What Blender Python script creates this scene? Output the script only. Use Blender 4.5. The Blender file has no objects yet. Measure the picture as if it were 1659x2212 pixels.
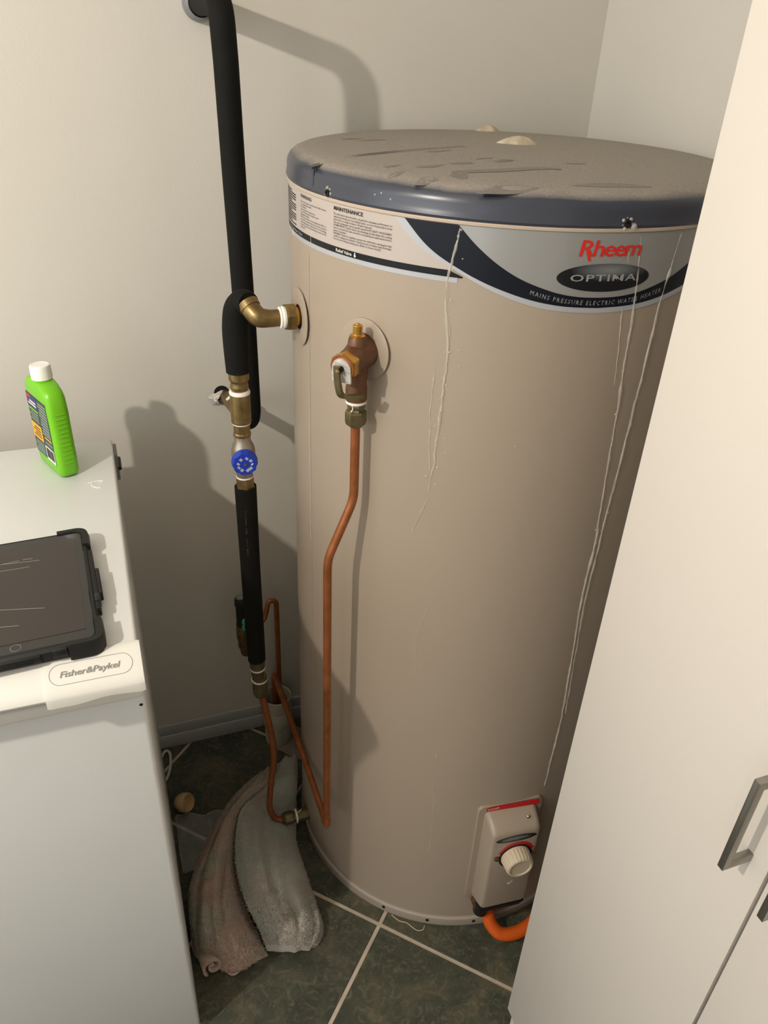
import bpy, bmesh, math, random
import numpy as np
from mathutils import Vector, Matrix
random.seed(7)
SC = bpy.context.scene
COL = SC.collection
rad = math.radians

# ------------------------------------------------------------------ camera
PITCH, ROLL, YAW, EYE = 0.5532, 0.0476, 0.3652, 1.5101
fw = Vector((math.sin(YAW)*math.cos(PITCH), math.cos(YAW)*math.cos(PITCH), -math.sin(PITCH)))
r0 = Vector((math.cos(YAW), -math.sin(YAW), 0)); u0 = r0.cross(fw)
rr = r0*math.cos(ROLL) + u0*math.sin(ROLL); uu = -r0*math.sin(ROLL) + u0*math.cos(ROLL)
cam_d = bpy.data.cameras.new('camera'); cam = bpy.data.objects.new('camera', cam_d); COL.objects.link(cam)
cam.matrix_world = Matrix(((rr.x, uu.x, -fw.x, 0), (rr.y, uu.y, -fw.y, 0), (rr.z, uu.z, -fw.z, EYE), (0, 0, 0, 1)))
cam_d.sensor_fit = 'HORIZONTAL'; cam_d.sensor_width = 36.0; cam_d.lens = 36.0*1670/1659
cam_d.clip_start = 0.02
SC.camera = cam

# ------------------------------------------------------------------ world, lamp, exposure
W = bpy.data.worlds.new('daylight'); SC.world = W; W.use_nodes = True
bg = W.node_tree.nodes['Background']; bg.inputs[0].default_value = (0.90, 0.94, 0.98, 1); bg.inputs[1].default_value = 3.2
LAMP = Vector((-0.92, 0.26, 1.88))
ld = bpy.data.lights.new('lamp_glow', 'POINT'); ld.energy = 57; ld.shadow_soft_size = 0.022; ld.color = (1.0, 0.925, 0.81)
lo = bpy.data.objects.new('lamp_glow', ld); COL.objects.link(lo); lo.location = LAMP
SC.view_settings.view_transform = 'Standard'; SC.view_settings.look = 'None'
SC.view_settings.gamma = 1.0; SC.view_settings.use_curve_mapping = False
SC.view_settings.exposure = 0.0

# ------------------------------------------------------------------ materials
def lin(c):
    return tuple(((v/255)/12.92 if v/255 <= .04045 else ((v/255+.055)/1.055)**2.4) for v in c)
MATS = {}
def mat(name, col, rough=.5, metal=0., noise=None, bump=None, spec=.5, alpha=1., trans=0., coat=0., sheen=0.):
    """noise=(scale, colour2, contrast); bump=(scale, strength, distance)"""
    m = bpy.data.materials.new(name); m.use_nodes = True; nt = m.node_tree; b = nt.nodes['Principled BSDF']
    c = lin(col) + (1,)
    b.inputs['Base Color'].default_value = c; b.inputs['Roughness'].default_value = rough; b.inputs['Metallic'].default_value = metal
    b.inputs['Specular IOR Level'].default_value = spec; b.inputs['Alpha'].default_value = alpha
    b.inputs['Transmission Weight'].default_value = trans; b.inputs['Coat Weight'].default_value = coat; b.inputs['Sheen Weight'].default_value = sheen
    tc = nt.nodes.new('ShaderNodeTexCoord')
    if noise:
        n = nt.nodes.new('ShaderNodeTexNoise'); n.inputs['Scale'].default_value = noise[0]; n.inputs['Detail'].default_value = 6
        nt.links.new(tc.outputs['Object'], n.inputs['Vector'])
        r = nt.nodes.new('ShaderNodeValToRGB'); k = noise[2]
        r.color_ramp.elements[0].position = .5-.25*k; r.color_ramp.elements[1].position = .5+.25*k
        r.color_ramp.elements[0].color = c; r.color_ramp.elements[1].color = lin(noise[1])+(1,)
        nt.links.new(n.outputs['Fac'], r.inputs['Fac']); nt.links.new(r.outputs['Color'], b.inputs['Base Color'])
    if bump:
        n2 = nt.nodes.new('ShaderNodeTexNoise'); n2.inputs['Scale'].default_value = bump[0]; n2.inputs['Detail'].default_value = 4
        nt.links.new(tc.outputs['Object'], n2.inputs['Vector'])
        bp = nt.nodes.new('ShaderNodeBump'); bp.inputs['Strength'].default_value = bump[1]; bp.inputs['Distance'].default_value = bump[2]
        nt.links.new(n2.outputs['Fac'], bp.inputs['Height']); nt.links.new(bp.outputs['Normal'], b.inputs['Normal'])
    MATS[name] = m; return m

mat('wall_paint', (208, 203, 194), .75, bump=(260, .12, .002), noise=(3, (203, 198, 188), 1.5), spec=.3)
mat('wall_charcoal', (70, 68, 66), .8)
mat('ceiling_paint', (205, 202, 196), .85)
mat('skirting_paint', (176, 178, 177), .45)
mat('tank_enamel', (167, 152, 135), .38, bump=(420, .05, .001), noise=(2.5, (162, 147, 130), 1.5))
mat('base_enamel', (170, 158, 144), .45)
mat('cream_sealant', (190, 172, 154), .5)
mat('label_warm', (184, 173, 165), .35)
mat('label_silver', (160, 160, 158), .32, metal=.35)
mat('label_edge', (180, 182, 186), .35, metal=.2)
mat('label_navy', (10, 15, 28), .4, spec=.3)
mat('label_black', (12, 15, 21), .4, spec=.3)
mat('print_dark', (48, 42, 40), .6)
mat('print_white', (226, 222, 214), .5)
mat('print_grey', (150, 152, 152), .4)
mat('print_red', (214, 40, 32), .45)
mat('worn_grey', (74, 72, 68), .7)
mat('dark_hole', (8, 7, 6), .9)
mat('clear_run', (232, 224, 210), .1, alpha=.38, spec=1.0)
mat('foam_black', (15, 14, 12), .8, noise=(40, (20, 19, 17), 1.2), bump=(300, .15, .001), spec=.2)
mat('brass', (158, 134, 88), .36, metal=.8, noise=(60, (108, 90, 58), 1.1), bump=(150, .15, .0008))
mat('brass_bright', (222, 176, 86), .25, metal=.95, noise=(80, (190, 140, 60), 1.2))
mat('bronze', (128, 92, 66), .48, metal=.55, noise=(55, (96, 68, 52), 1.1), bump=(180, .2, .0008))
mat('nickel', (172, 160, 146), .38, metal=.7, noise=(60, (146, 134, 118), 1.2))
mat('olive_brass', (124, 112, 78), .42, metal=.6, noise=(70, (88, 80, 58), 1.1))
mat('copper', (172, 106, 64), .38, metal=.5, noise=(45, (142, 82, 42), 1.0))
mat('tape_white', (240, 236, 228), .7, bump=(500, .4, .0006))
mat('blue_plastic', (28, 58, 168), .35)
mat('green_plastic', (60, 170, 120), .45)
mat('black_plastic', (20, 20, 20), .45)
mat('grey_plastic', (120, 122, 124), .5)
mat('foil', (205, 200, 192), .35, metal=.3, bump=(90, .8, .004))
mat('pvc', (196, 190, 172), .5, noise=(30, (170, 164, 146), 1.2))
mat('freezer_white', (222, 223, 222), .32, noise=(6, (217, 218, 216), 1.4), bump=(600, .04, .0006))
mat('freezer_trim', (222, 219, 211), .42)
mat('freezer_seal', (150, 146, 138), .7)
mat('line_grey', (140, 138, 132), .5)
mat('logo_grey', (136, 133, 128), .4, metal=.3)
mat('bottle_green', (118, 196, 18), .33, noise=(18, (106, 184, 14), 1.4))
mat('cap_white', (240, 238, 232), .45)
mat('label_dark', (44, 62, 56), .4)
mat('label_blue', (44, 52, 110), .4)
mat('label_yellow', (236, 172, 36), .4)
mat('label_text', (132, 148, 136), .5)
mat('rubber_black', (13, 13, 13), .6, bump=(300, .1, .0006))
mat('glass_black', (14, 13, 13), .09, coat=.6)
mat('screen_off', (40, 32, 28), .16, coat=.3)
mat('scratch', (205, 190, 170), .5)
mat('cabinet_white', (213, 205, 195), .42, bump=(500, .05, .0006))
mat('cabinet_side', (206, 200, 190), .5)
mat('steel', (150, 146, 138), .32, metal=.9, bump=(200, .08, .0005))
mat('grout', (206, 190, 172), .85, noise=(40, (180, 166, 150), 1.0))
mat('mortar', (150, 142, 128), .9, noise=(35, (120, 112, 100), 1.0), bump=(60, .5, .004))
mat('orange_conduit', (216, 92, 18), .5)
mat('knob_cream', (204, 188, 162), .5)
mat('red_print', (190, 24, 30), .45)
mat('cable_white', (205, 204, 198), .5)
mat('thread_pale', (196, 186, 164), .7)
mat('cream_scrap', (204, 164, 112), .7, noise=(60, (214, 190, 150), 1.0))
mat('bag_clear', (206, 210, 206), .2, alpha=.30, spec=1.0)
mat('lamp_shell', (235, 232, 226), .5)
mat('sealant_brown', (176, 158, 128), .5, noise=(60, (210, 200, 182), 1.0), bump=(90, .6, .004))

def slate():
    m = bpy.data.materials.new('slate_tile'); m.use_nodes = True; nt = m.node_tree; b = nt.nodes['Principled BSDF']
    g = nt.nodes.new('ShaderNodeNewGeometry')
    n = nt.nodes.new('ShaderNodeTexNoise'); n.inputs['Scale'].default_value = 9; n.inputs['Detail'].default_value = 9; n.inputs['Roughness'].default_value = .68; n.inputs['Distortion'].default_value = .8
    n2 = nt.nodes.new('ShaderNodeTexNoise'); n2.inputs['Scale'].default_value = 42; n2.inputs['Detail'].default_value = 8; n2.inputs['Roughness'].default_value = .75; n2.inputs['Distortion'].default_value = 2.0
    nt.links.new(g.outputs['Position'], n.inputs['Vector']); nt.links.new(g.outputs['Position'], n2.inputs['Vector'])
    r = nt.nodes.new('ShaderNodeValToRGB'); e = r.color_ramp.elements
    e[0].position = .36; e[0].color = lin((52, 53, 42))+(1,); e[1].position = .64; e[1].color = lin((92, 84, 64))+(1,)
    k = e.new(.5); k.color = lin((64, 68, 54))+(1,)
    r2 = nt.nodes.new('ShaderNodeValToRGB'); f = r2.color_ramp.elements
    f[0].position = .50; f[0].color = (0, 0, 0, 1); f[1].position = .74; f[1].color = (1, 1, 1, 1)
    mx = nt.nodes.new('ShaderNodeMix'); mx.data_type = 'RGBA'; mx.inputs[7].default_value = lin((124, 118, 98))+(1,)
    sc = nt.nodes.new('ShaderNodeMath'); sc.operation = 'MULTIPLY'; sc.inputs[1].default_value = .8
    nt.links.new(n.outputs['Fac'], r.inputs['Fac']); nt.links.new(n2.outputs['Fac'], r2.inputs['Fac']); nt.links.new(r2.outputs['Color'], sc.inputs[0])
    nt.links.new(sc.outputs[0], mx.inputs[0]); nt.links.new(r.outputs['Color'], mx.inputs[6]); nt.links.new(mx.outputs[2], b.inputs['Base Color'])
    bp = nt.nodes.new('ShaderNodeBump'); bp.inputs['Strength'].default_value = .35; bp.inputs['Distance'].default_value = .003
    nt.links.new(n2.outputs['Fac'], bp.inputs['Height']); nt.links.new(bp.outputs['Normal'], b.inputs['Normal'])
    b.inputs['Roughness'].default_value = .55
    MATS['slate_tile'] = m
slate()

def lid_mat():
    # blue-grey plastic; grey-brown dust lies on the flat top in blotches
    m = bpy.data.materials.new('lid_plastic'); m.use_nodes = True; nt = m.node_tree; b = nt.nodes['Principled BSDF']
    g = nt.nodes.new('ShaderNodeNewGeometry'); sx = nt.nodes.new('ShaderNodeSeparateXYZ'); nt.links.new(g.outputs['Normal'], sx.inputs[0])
    n = nt.nodes.new('ShaderNodeTexNoise'); n.inputs['Scale'].default_value = 14; n.inputs['Detail'].default_value = 7; nt.links.new(g.outputs['Position'], n.inputs['Vector'])
    a = nt.nodes.new('ShaderNodeMath'); a.operation = 'MULTIPLY_ADD'; a.inputs[1].default_value = .35; nt.links.new(n.outputs['Fac'], a.inputs[0]); nt.links.new(sx.outputs[2], a.inputs[2])
    r = nt.nodes.new('ShaderNodeValToRGB'); e = r.color_ramp.elements
    e[0].position = .78; e[0].color = (0, 0, 0, 1); e[1].position = 1.08; e[1].color = (1, 1, 1, 1)
    mr = nt.nodes.new('ShaderNodeMapRange'); mr.inputs[1].default_value = .86; mr.inputs[2].default_value = 1.12; mr.inputs[4].default_value = .96
    nt.links.new(a.outputs[0], mr.inputs[0])
    n3 = nt.nodes.new('ShaderNodeTexNoise'); n3.inputs['Scale'].default_value = 420; n3.inputs['Detail'].default_value = 2; nt.links.new(g.outputs['Position'], n3.inputs['Vector'])
    dr = nt.nodes.new('ShaderNodeValToRGB'); d = dr.color_ramp.elements
    d[0].position = .3; d[0].color = lin((140, 132, 123))+(1,); d[1].position = .7; d[1].color = lin((164, 155, 144))+(1,)
    nt.links.new(n3.outputs['Fac'], dr.inputs['Fac'])
    mx = nt.nodes.new('ShaderNodeMix'); mx.data_type = 'RGBA'; mx.inputs[6].default_value = lin((60, 63, 74))+(1,)
    nt.links.new(mr.outputs[0], mx.inputs[0]); nt.links.new(dr.outputs['Color'], mx.inputs[7]); nt.links.new(mx.outputs[2], b.inputs['Base Color'])
    rg = nt.nodes.new('ShaderNodeMapRange'); rg.inputs[3].default_value = .3; rg.inputs[4].default_value = .85
    nt.links.new(mr.outputs[0], rg.inputs[0]); nt.links.new(rg.outputs[0], b.inputs['Roughness'])
    MATS['lid_plastic'] = m
lid_mat()
mat('wiped_mark', (116, 111, 108), .55, noise=(90, (136, 129, 121), 1.0))

def towel_mat(name, a, b2):
    m = mat(name, a, .95, noise=(13, b2, .55), bump=(420, 1.0, .008), spec=.1, sheen=.3); return m
towel_mat('terry_pink', (236, 200, 182), (212, 208, 188))
towel_mat('terry_grey', (222, 226, 212), (226, 214, 202))

# ------------------------------------------------------------------ object helpers
OFF = {}
def link(name, me, parent=None, origin=None):
    o = bpy.data.objects.new(name, me)
    if parent is not None:
        o.parent = parent; off = OFF[parent]
        if me is not None: me.transform(Matrix.Translation(-off))
        OFF[o] = off
    else:
        if me is not None and origin is None:
            vs = [v.co for v in me.vertices]
            origin = Vector(((min(v.x for v in vs)+max(v.x for v in vs))/2, (min(v.y for v in vs)+max(v.y for v in vs))/2, min(v.z for v in vs)))
        origin = Vector(origin) if origin is not None else Vector((0, 0, 0))
        if me is not None: me.transform(Matrix.Translation(-origin))
        o.location = origin; OFF[o] = origin
    COL.objects.link(o); return o
def obj(name, bm, m, parent=None, smooth=30, origin=None):
    bmesh.ops.recalc_face_normals(bm, faces=bm.faces)
    me = bpy.data.meshes.new(name); bm.to_mesh(me); bm.free()
    me.materials.append(MATS[m] if isinstance(m, str) else m)
    if smooth:
        for p in me.polygons: p.use_smooth = True
        me.set_sharp_from_angle(angle=rad(smooth))
    return link(name, me, parent, origin)
def thing(name, label, cat, loc, group=None):
    o = link(name, None, None, loc); o['label'] = label; o['category'] = cat
    if group: o['group'] = group
    return o
def tag(o, label, cat, group=None):
    o['label'] = label; o['category'] = cat
    if group: o['group'] = group
    return o
def struct(o): o['kind'] = 'structure'; return o
def B(): return bmesh.new()

def box(bm, x0, x1, y0, y1, z0, z1, bev=0, seg=2, M=None):
    t = bmesh.new(); bmesh.ops.create_cube(t, size=1)
    for v in t.verts: v.co = Vector((x0+(v.co.x+.5)*(x1-x0), y0+(v.co.y+.5)*(y1-y0), z0+(v.co.z+.5)*(z1-z0)))
    if bev: bmesh.ops.bevel(t, geom=t.edges[:], offset=bev, segments=seg, profile=.5, affect='EDGES')
    if M is not None: bmesh.ops.transform(t, matrix=M, verts=t.verts)
    join(bm, t); return bm
def join(bm, t):
    me = bpy.data.meshes.new('tmp'); t.to_mesh(me); t.free(); bm.from_mesh(me); bpy.data.meshes.remove(me)
def frame(d):
    d = Vector(d).normalized(); a = Vector((0, 0, 1)) if abs(d.z) < .9 else Vector((1, 0, 0))
    x = a.cross(d).normalized(); return x, d.cross(x), d
def lathe(bm, prof, o=(0, 0, 0), d=(0, 0, 1), seg=40, a0=0, close=True):
    x, y, z = frame(d); o = Vector(o); rings = []
    for r, h in prof:
        if r <= 1e-6: rings.append([bm.verts.new(o+z*h)])
        else: rings.append([bm.verts.new(o+z*h+(x*math.cos(a0+2*math.pi*i/seg)+y*math.sin(a0+2*math.pi*i/seg))*r) for i in range(seg)])
    for A, C in zip(rings, rings[1:]):
        for i in range(seg):
            j = (i+1) % seg
            if len(A) == 1 and len(C) == 1: continue
            if len(A) == 1: bm.faces.new((A[0], C[i], C[j]))
            elif len(C) == 1: bm.faces.new((A[i], A[j], C[0]))
            else: bm.faces.new((A[i], A[j], C[j], C[i]))
    if close:
        for R_ in (rings[0], rings[-1]):
            if len(R_) > 2: bm.faces.new(R_)
    return bm
def crom(P, n=8):
    P = [Vector(p) for p in P]; out = []
    for i in range(len(P)-1):
        a = P[i-1] if i > 0 else P[i]*2-P[i+1]; b, c = P[i], P[i+1]; d = P[i+2] if i+2 < len(P) else P[i+1]*2-P[i]
        for k in range(n):
            t = k/n; out.append(.5*((2*b)+(c-a)*t+(2*a-5*b+4*c-d)*t*t+(3*b-a-3*c+d)*t**3))
    out.append(P[-1]); return out
def fillet(P, r, n=6):
    """round the corners of a polyline with radius-like trim r"""
    P = [Vector(p) for p in P]; out = [P[0]]
    for i in range(1, len(P)-1):
        a, b, c = P[i-1], P[i], P[i+1]; ri = r if not isinstance(r, (list, tuple)) else r[i-1]
        u = (a-b); v = (c-b); ri = min(ri, u.length*.49, v.length*.49); u.normalize(); v.normalize()
        s, e = b+u*ri, b+v*ri
        for k in range(n+1):
            t = k/n; out.append(s*(1-t)**2+b*2*t*(1-t)+e*t*t)
    out.append(P[-1]); return out
def tube(bm, path, r, seg=16, cap=True):
    path = [Vector(p) for p in path]; n = len(path)
    rs = r if isinstance(r, (list, tuple)) else [r]*n
    if len(rs) != n: rs = list(np.interp(np.linspace(0, 1, n), np.linspace(0, 1, len(rs)), rs))
    t0 = (path[1]-path[0]).normalized(); x, y, _ = frame(t0); rings = []
    for i, p in enumerate(path):
        t = (path[min(i+1, n-1)]-path[max(i-1, 0)]).normalized()
        x = (x-t*x.dot(t)).normalized(); y = t.cross(x)
        rings.append([bm.verts.new(p+(x*math.cos(2*math.pi*k/seg)+y*math.sin(2*math.pi*k/seg))*rs[i]) for k in range(seg)])
    for A, C in zip(rings, rings[1:]):
        for k in range(seg): bm.faces.new((A[k], A[(k+1) % seg], C[(k+1) % seg], C[k]))
    if cap: bm.faces.new(rings[0]); bm.faces.new(rings[-1])
    return bm
def torus(bm, o, d, R_, r, seg=32, s2=8):
    prof = [(R_+r*math.cos(2*math.pi*k/s2), r*math.sin(2*math.pi*k/s2)) for k in range(s2+1)]
    t = bmesh.new(); lathe(t, prof, o, d, seg, close=False); bmesh.ops.remove_doubles(t, verts=t.verts, dist=1e-7); join(bm, t); return bm

TXT = {}
def text_bm(body, size=1., xs=1., shear=0., align='LEFT', weight=0., spacing=1., line=1., res=2):
    c = bpy.data.curves.new('t', 'FONT'); c.body = body; c.size = 1; c.shear = shear; c.align_x = align
    c.offset = weight; c.space_character = spacing; c.space_line = line; c.resolution_u = res
    o = bpy.data.objects.new('t', c); COL.objects.link(o)
    me = bpy.data.meshes.new_from_object(o.evaluated_get(bpy.context.evaluated_depsgraph_get()))
    bm = bmesh.new(); bm.from_mesh(me)
    bpy.data.objects.remove(o); bpy.data.curves.remove(c); bpy.data.meshes.remove(me)
    bmesh.ops.remove_doubles(bm, verts=bm.verts, dist=1e-5)
    for v in bm.verts: v.co = Vector((v.co.x*size*xs, v.co.y*size, 0))
    return bm
def fit_text(body, width, height, **kw):
    """text scaled to a width and a cap height, lower left at 0,0"""
    bm = text_bm(body, **kw)
    xs = [v.co.x for v in bm.verts]; x0, x1 = min(xs), max(xs)
    for v in bm.verts: v.co = Vector(((v.co.x-x0)*width/(x1-x0), v.co.y*height/.70, 0))
    return bm
def place(bm, f):
    for v in bm.verts: v.co = Vector(f(v.co.x, v.co.y))
    return bm

# ------------------------------------------------------------------ room shell
WY, WX, CEIL, LX, FY = 1.401, 0.912, 2.45, -2.6, -1.8
def wallbox(name, *a):
    return struct(obj(name, box(B(), *a), 'wall_paint' if 'wall' in name else 'ceiling_paint', smooth=0))
wallbox('wall_back', LX-.1, WX+.1, WY, WY+.1, -.05, CEIL)
wallbox('wall_right', WX, WX+.1, FY, WY, -.05, CEIL)
wallbox('ceiling', LX-.1, WX+.1, FY-.1, WY+.1, CEIL, CEIL+.1)
FILL_WIN = (-1.60, 1.20, .98, 2.30)                                   # unseen side window, added and enlarged for fill light on cabinet and wall
bm = B(); box(bm, LX-.1, LX, FY, FILL_WIN[0], -.05, CEIL); box(bm, LX-.1, LX, FILL_WIN[1], WY, -.05, CEIL); box(bm, LX-.1, LX, FILL_WIN[0], FILL_WIN[1], -.05, FILL_WIN[2]); box(bm, LX-.1, LX, FILL_WIN[0], FILL_WIN[1], FILL_WIN[3], CEIL)
struct(obj('wall_left', bm, 'wall_paint', smooth=0))
FILL_DOOR = (-2.30, -1.70, 2.05)                                       # unseen doorway behind the camera's left, added to let in cool fill light
bm = B(); box(bm, LX-.1, FILL_DOOR[0], FY-.1, FY, -.05, CEIL); box(bm, FILL_DOOR[1], WX+.1, FY-.1, FY, -.05, CEIL); box(bm, FILL_DOOR[0], FILL_DOOR[1], FY-.1, FY, FILL_DOOR[2], CEIL)
struct(obj('wall_front', bm, 'wall_paint', smooth=0))
# floor: grout bed with diagonal slate tiles
floor = struct(obj('floor', box(B(), LX-.1, WX+.1, FY-.6, WY+.1, -.05, -.0025), 'grout', smooth=0, origin=(0, 0, 0)))
def clip(poly, ax, val, keep_less):
    out = []
    for i in range(len(poly)):
        a, b = poly[i], poly[(i+1) % len(poly)]
        ia = (a[ax] <= val) == keep_less; ib = (b[ax] <= val) == keep_less
        if ia: out.append(a)
        if ia != ib:
            t = (val-a[ax])/(b[ax]-a[ax]); out.append((a[0]+(b[0]-a[0])*t, a[1]+(b[1]-a[1])*t))
    return out
TILE, GR, U0, V0 = .3095, .0036, .8165, .3320
s2 = 2**.5
full = None
for i in range(-12, 6):
    for j in range(-10, 14):
        u0, v0 = U0+i*TILE+GR, V0+j*TILE+GR; u1, v1 = u0+TILE-2*GR, v0+TILE-2*GR
        poly = [((u-v)/s2, (u+v)/s2) for u, v in ((u0, v0), (u1, v0), (u1, v1), (u0, v1))]
        n0 = len(poly); c = clip(clip(clip(clip(poly, 0, WX-.001, True), 0, LX+.001, False), 1, WY-.001, True), 1, FY+.001, False)
        if len(c) < 3: continue
        area = abs(sum(c[k][0]*c[(k+1) % len(c)][1]-c[(k+1) % len(c)][0]*c[k][1] for k in range(len(c))))/2
        if area < .004: continue
        whole = area > .999*(TILE-2*GR)**2
        cx, cy = sum(p[0] for p in poly)/4, sum(p[1] for p in poly)/4
        if whole and full:
            o = bpy.data.objects.new('tile', full); o.parent = floor; COL.objects.link(o); o.location = (cx, cy, 0); continue
        bm = B(); top = [bm.verts.new((p[0]-cx, p[1]-cy, 0)) for p in c]
        f = bm.faces.new(top)
        if f.normal.z < 0: f.normal_flip()
        f.normal_update()
        r_ = bmesh.ops.inset_region(bm, faces=[f], thickness=.0016, use_boundary=True)
        bm.normal_update()
        for v in bm.verts:
            if not any(fc is f for fc in v.link_faces): v.co.z = -.0022
        me = bpy.data.meshes.new('tile'); bm.to_mesh(me); bm.free(); me.materials.append(MATS['slate_tile'])
        o = bpy.data.objects.new('tile', me); o.parent = floor; COL.objects.link(o); o.location = (cx, cy, 0)
        if whole: full = me
# skirting board, two steps
bm = B()
box(bm, -1.5, WX-.001, WY-.012, WY-.0005, 0.001, .040, .0015); box(bm, -1.5, WX-.001, WY-.008, WY-.0005, .040, .071, .002)
struct(obj('baseboard_back', bm, 'skirting_paint'))

# ------------------------------------------------------------------ water heater
TX, TY, TR = .5816, 1.0690, .32
ZR = 1.3386
def cyl(th, z, r=TR):
    a = rad(th); return Vector((TX+r*math.cos(a), TY+r*math.sin(a), z))
wh = thing('water_heater', 'tall beige electric hot water cylinder with dusty blue lid and logo band', 'water heater', (TX, TY, 0))
bm = lathe(B(), [(0, .012), (.312, .012), (.3165, .016), (.3165, .03), (TR, .034), (TR, ZR+.012), (0, ZR+.012)], (TX, TY, 0), seg=160)
obj('tank_body', bm, 'tank_enamel', wh)
bm = lathe(B(), [(.300, .0005), (.3215, .0005), (.3225, .004), (.3222, .022), (.3195, .026), (.300, .026)], (TX, TY, 0), seg=160, close=False)
ring = obj('base_ring', bm, 'base_enamel', wh)
for th in (-133.6, -117.5, -101):
    p = cyl(th, .014, .3222); bm = lathe(B(), [(0, 0), (.0035, 0), (.0035, .0012), (0, .0012)], p, cyl(th, 0, 1)-cyl(th, 0, 0), 14); obj('vent_hole', bm, 'dark_hole', ring)
# seam along the left of the shell
def strip(th0, th1, z0, z1, off, n=60):
    bm = B(); A = []; C = []
    for k in range(n+1):
        th = th0+(th1-th0)*k/n
        a = z0(th) if callable(z0) else z0; b = z1(th) if callable(z1) else z1
        A.append(bm.verts.new(cyl(th, a, TR+off))); C.append(bm.verts.new(cyl(th, max(a, b), TR+off)))
    for k in range(n): bm.faces.new((A[k], A[k+1], C[k+1], C[k]))
    bmesh.ops.dissolve_degenerate(bm, edges=bm.edges, dist=1e-6)
    return bm
obj('shell_seam', strip(-170.9, -170.75, .05, 1.262, .0006, 2), 'label_warm', wh, smooth=0)

# lid
prof = [(.3185, ZR-.001), (.3225, ZR), (.3238, ZR+.003), (.3230, ZR+.007), (.3222, ZR+.010), (.3222, ZR+.017), (.3212, ZR+.022), (.3185, ZR+.0265), (.3140, ZR+.0305), (.3070, ZR+.0335), (.297, ZR+.0355), (.27, ZR+.0370), (.15, ZR+.039), (0, ZR+.0400)]
lid = obj('lid', lathe(B(), prof, (TX, TY, 0), seg=160), 'lid_plastic', wh)
LZ = lambda r: float(np.interp(r, [0, .15, .27, .297, .307, .314], [ZR+.04, ZR+.039, ZR+.037, ZR+.0355, ZR+.0335, ZR+.0305]))
def on_lid(x, y): return Vector((x, y, LZ(math.hypot(x-TX, y-TY))))
# pale bead of sealant under the lid
bm = lathe(B(), [(TR+.0002, 1.3335), (TR+.0022, 1.3345), (TR+.0026, 1.337), (TR+.0016, 1.339), (TR, 1.339)], (TX, TY, 0), seg=160, close=False)
obj('sealant_bead', bm, 'cream_sealant', wh)
# raised seam across the lid
pa = crom([on_lid(.262, 1.0), on_lid(.33, 1.035), on_lid(.42, 1.074), on_lid(.52, 1.112)], 10)
for dy in (0, -.009):
    obj('lid_ridge', tube(B(), [p+Vector((0, dy, -.0010)) for p in pa], .0018, 8), 'lid_plastic', lid)
p0 = cyl(-167.5, ZR+.004, .3226)
obj('lid_ridge', tube(B(), [p0, cyl(-167.5, ZR+.02, .3218), on_lid(.268, .998)], .0014, 6), 'lid_plastic', lid)
def mound(name, c, a, b, h, ang, m, parent, seed=0):
    rnd = random.Random(seed); bm = B(); N, K = 22, 6; prev = None
    top = bm.verts.new(Vector(c)+Vector((0, 0, h)))
    ph = [rnd.uniform(0, 6.28) for _ in range(4)]
    for k in range(1, K+1):
        t = k/K; cur = []
        for i in range(N):
            w = 2*math.pi*i/N; rr_ = t*(1+.13*math.sin(2*w+ph[0])+.09*math.sin(3*w+ph[1])+.06*math.sin(5*w+ph[2]))
            x, y = a*rr_*math.cos(w), b*rr_*math.sin(w)
            hz = h*(1-t**1.7)+h*.18*math.sin(4*w+ph[3])*t*(1-t)*2
            cur.append(bm.verts.new(Vector(c)+Vector((x*math.cos(ang)-y*math.sin(ang), x*math.sin(ang)+y*math.cos(ang), hz-.0008))))
        for i in range(N):
            j = (i+1) % N
            if prev is None: bm.faces.new((top, cur[i], cur[j]))
            else: bm.faces.new((prev[i], cur[i], cur[j], prev[j]))
        prev = cur
    return obj(name, bm, m, parent, smooth=60)
s = mound('sealant_mound', on_lid(.625, 1.14), .030, .020, .011, -.25, 'sealant_brown', lid, 1); s['label'] = 'crusty brown sealant mound'
s = mound('sealant_mound', on_lid(.668, 1.335), .024, .014, .010, 0, 'sealant_brown', lid, 2)
def patch(x, y, a, b, an, seed):
    rnd = random.Random(seed); ph = [rnd.uniform(0, 6.28) for _ in range(3)]; bm = B(); N = 26
    vs = []
    for i in range(N):
        w = 2*math.pi*i/N; k = 1+.16*math.sin(2*w+ph[0])+.12*math.sin(3*w+ph[1])+.07*math.sin(5*w+ph[2]); u, v = a*k*math.cos(w), b*k*math.sin(w)
        p = on_lid(x+u*math.cos(an)-v*math.sin(an), y+u*math.sin(an)+v*math.cos(an)); p.z += .00025; vs.append(bm.verts.new(p))
    c = on_lid(x, y); c.z += .00025; c = bm.verts.new(c)
    for i in range(N): bm.faces.new((c, vs[i], vs[(i+1) % N]))
    obj('wiped_mark', bm, 'wiped_mark', lid)
for i, q in enumerate([(.448, .954, .017, .007, .1), (.495, .990, .012, .006, .3), (.507, .963, .014, .006, 0), (.397, .937, .020, .007, .2), (.36, .86, .02, .008, .5), (.404, .866, .009, .014, -.3),
                       (.383, 1.209, .02, .005, .3), (.41, 1.19, .024, .005, .3), (.34, .90, .014, .006, .6), (.46, 1.06, .022, .005, .4), (.52, .975, .010, .006, .1), (.60, .94, .014, .004, -.1), (.35, .945, .012, .005, .4), (.43, .80, .035, .012, .1), (.56, .795, .045, .011, -.05)]):
    patch(*q, 20+i)
bm = B(); pth = crom([on_lid(.408, .868), on_lid(.418, .893), on_lid(.47, .898), on_lid(.53, .908), on_lid(.556, .900)], 8)
L_, R_ = [], []
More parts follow.
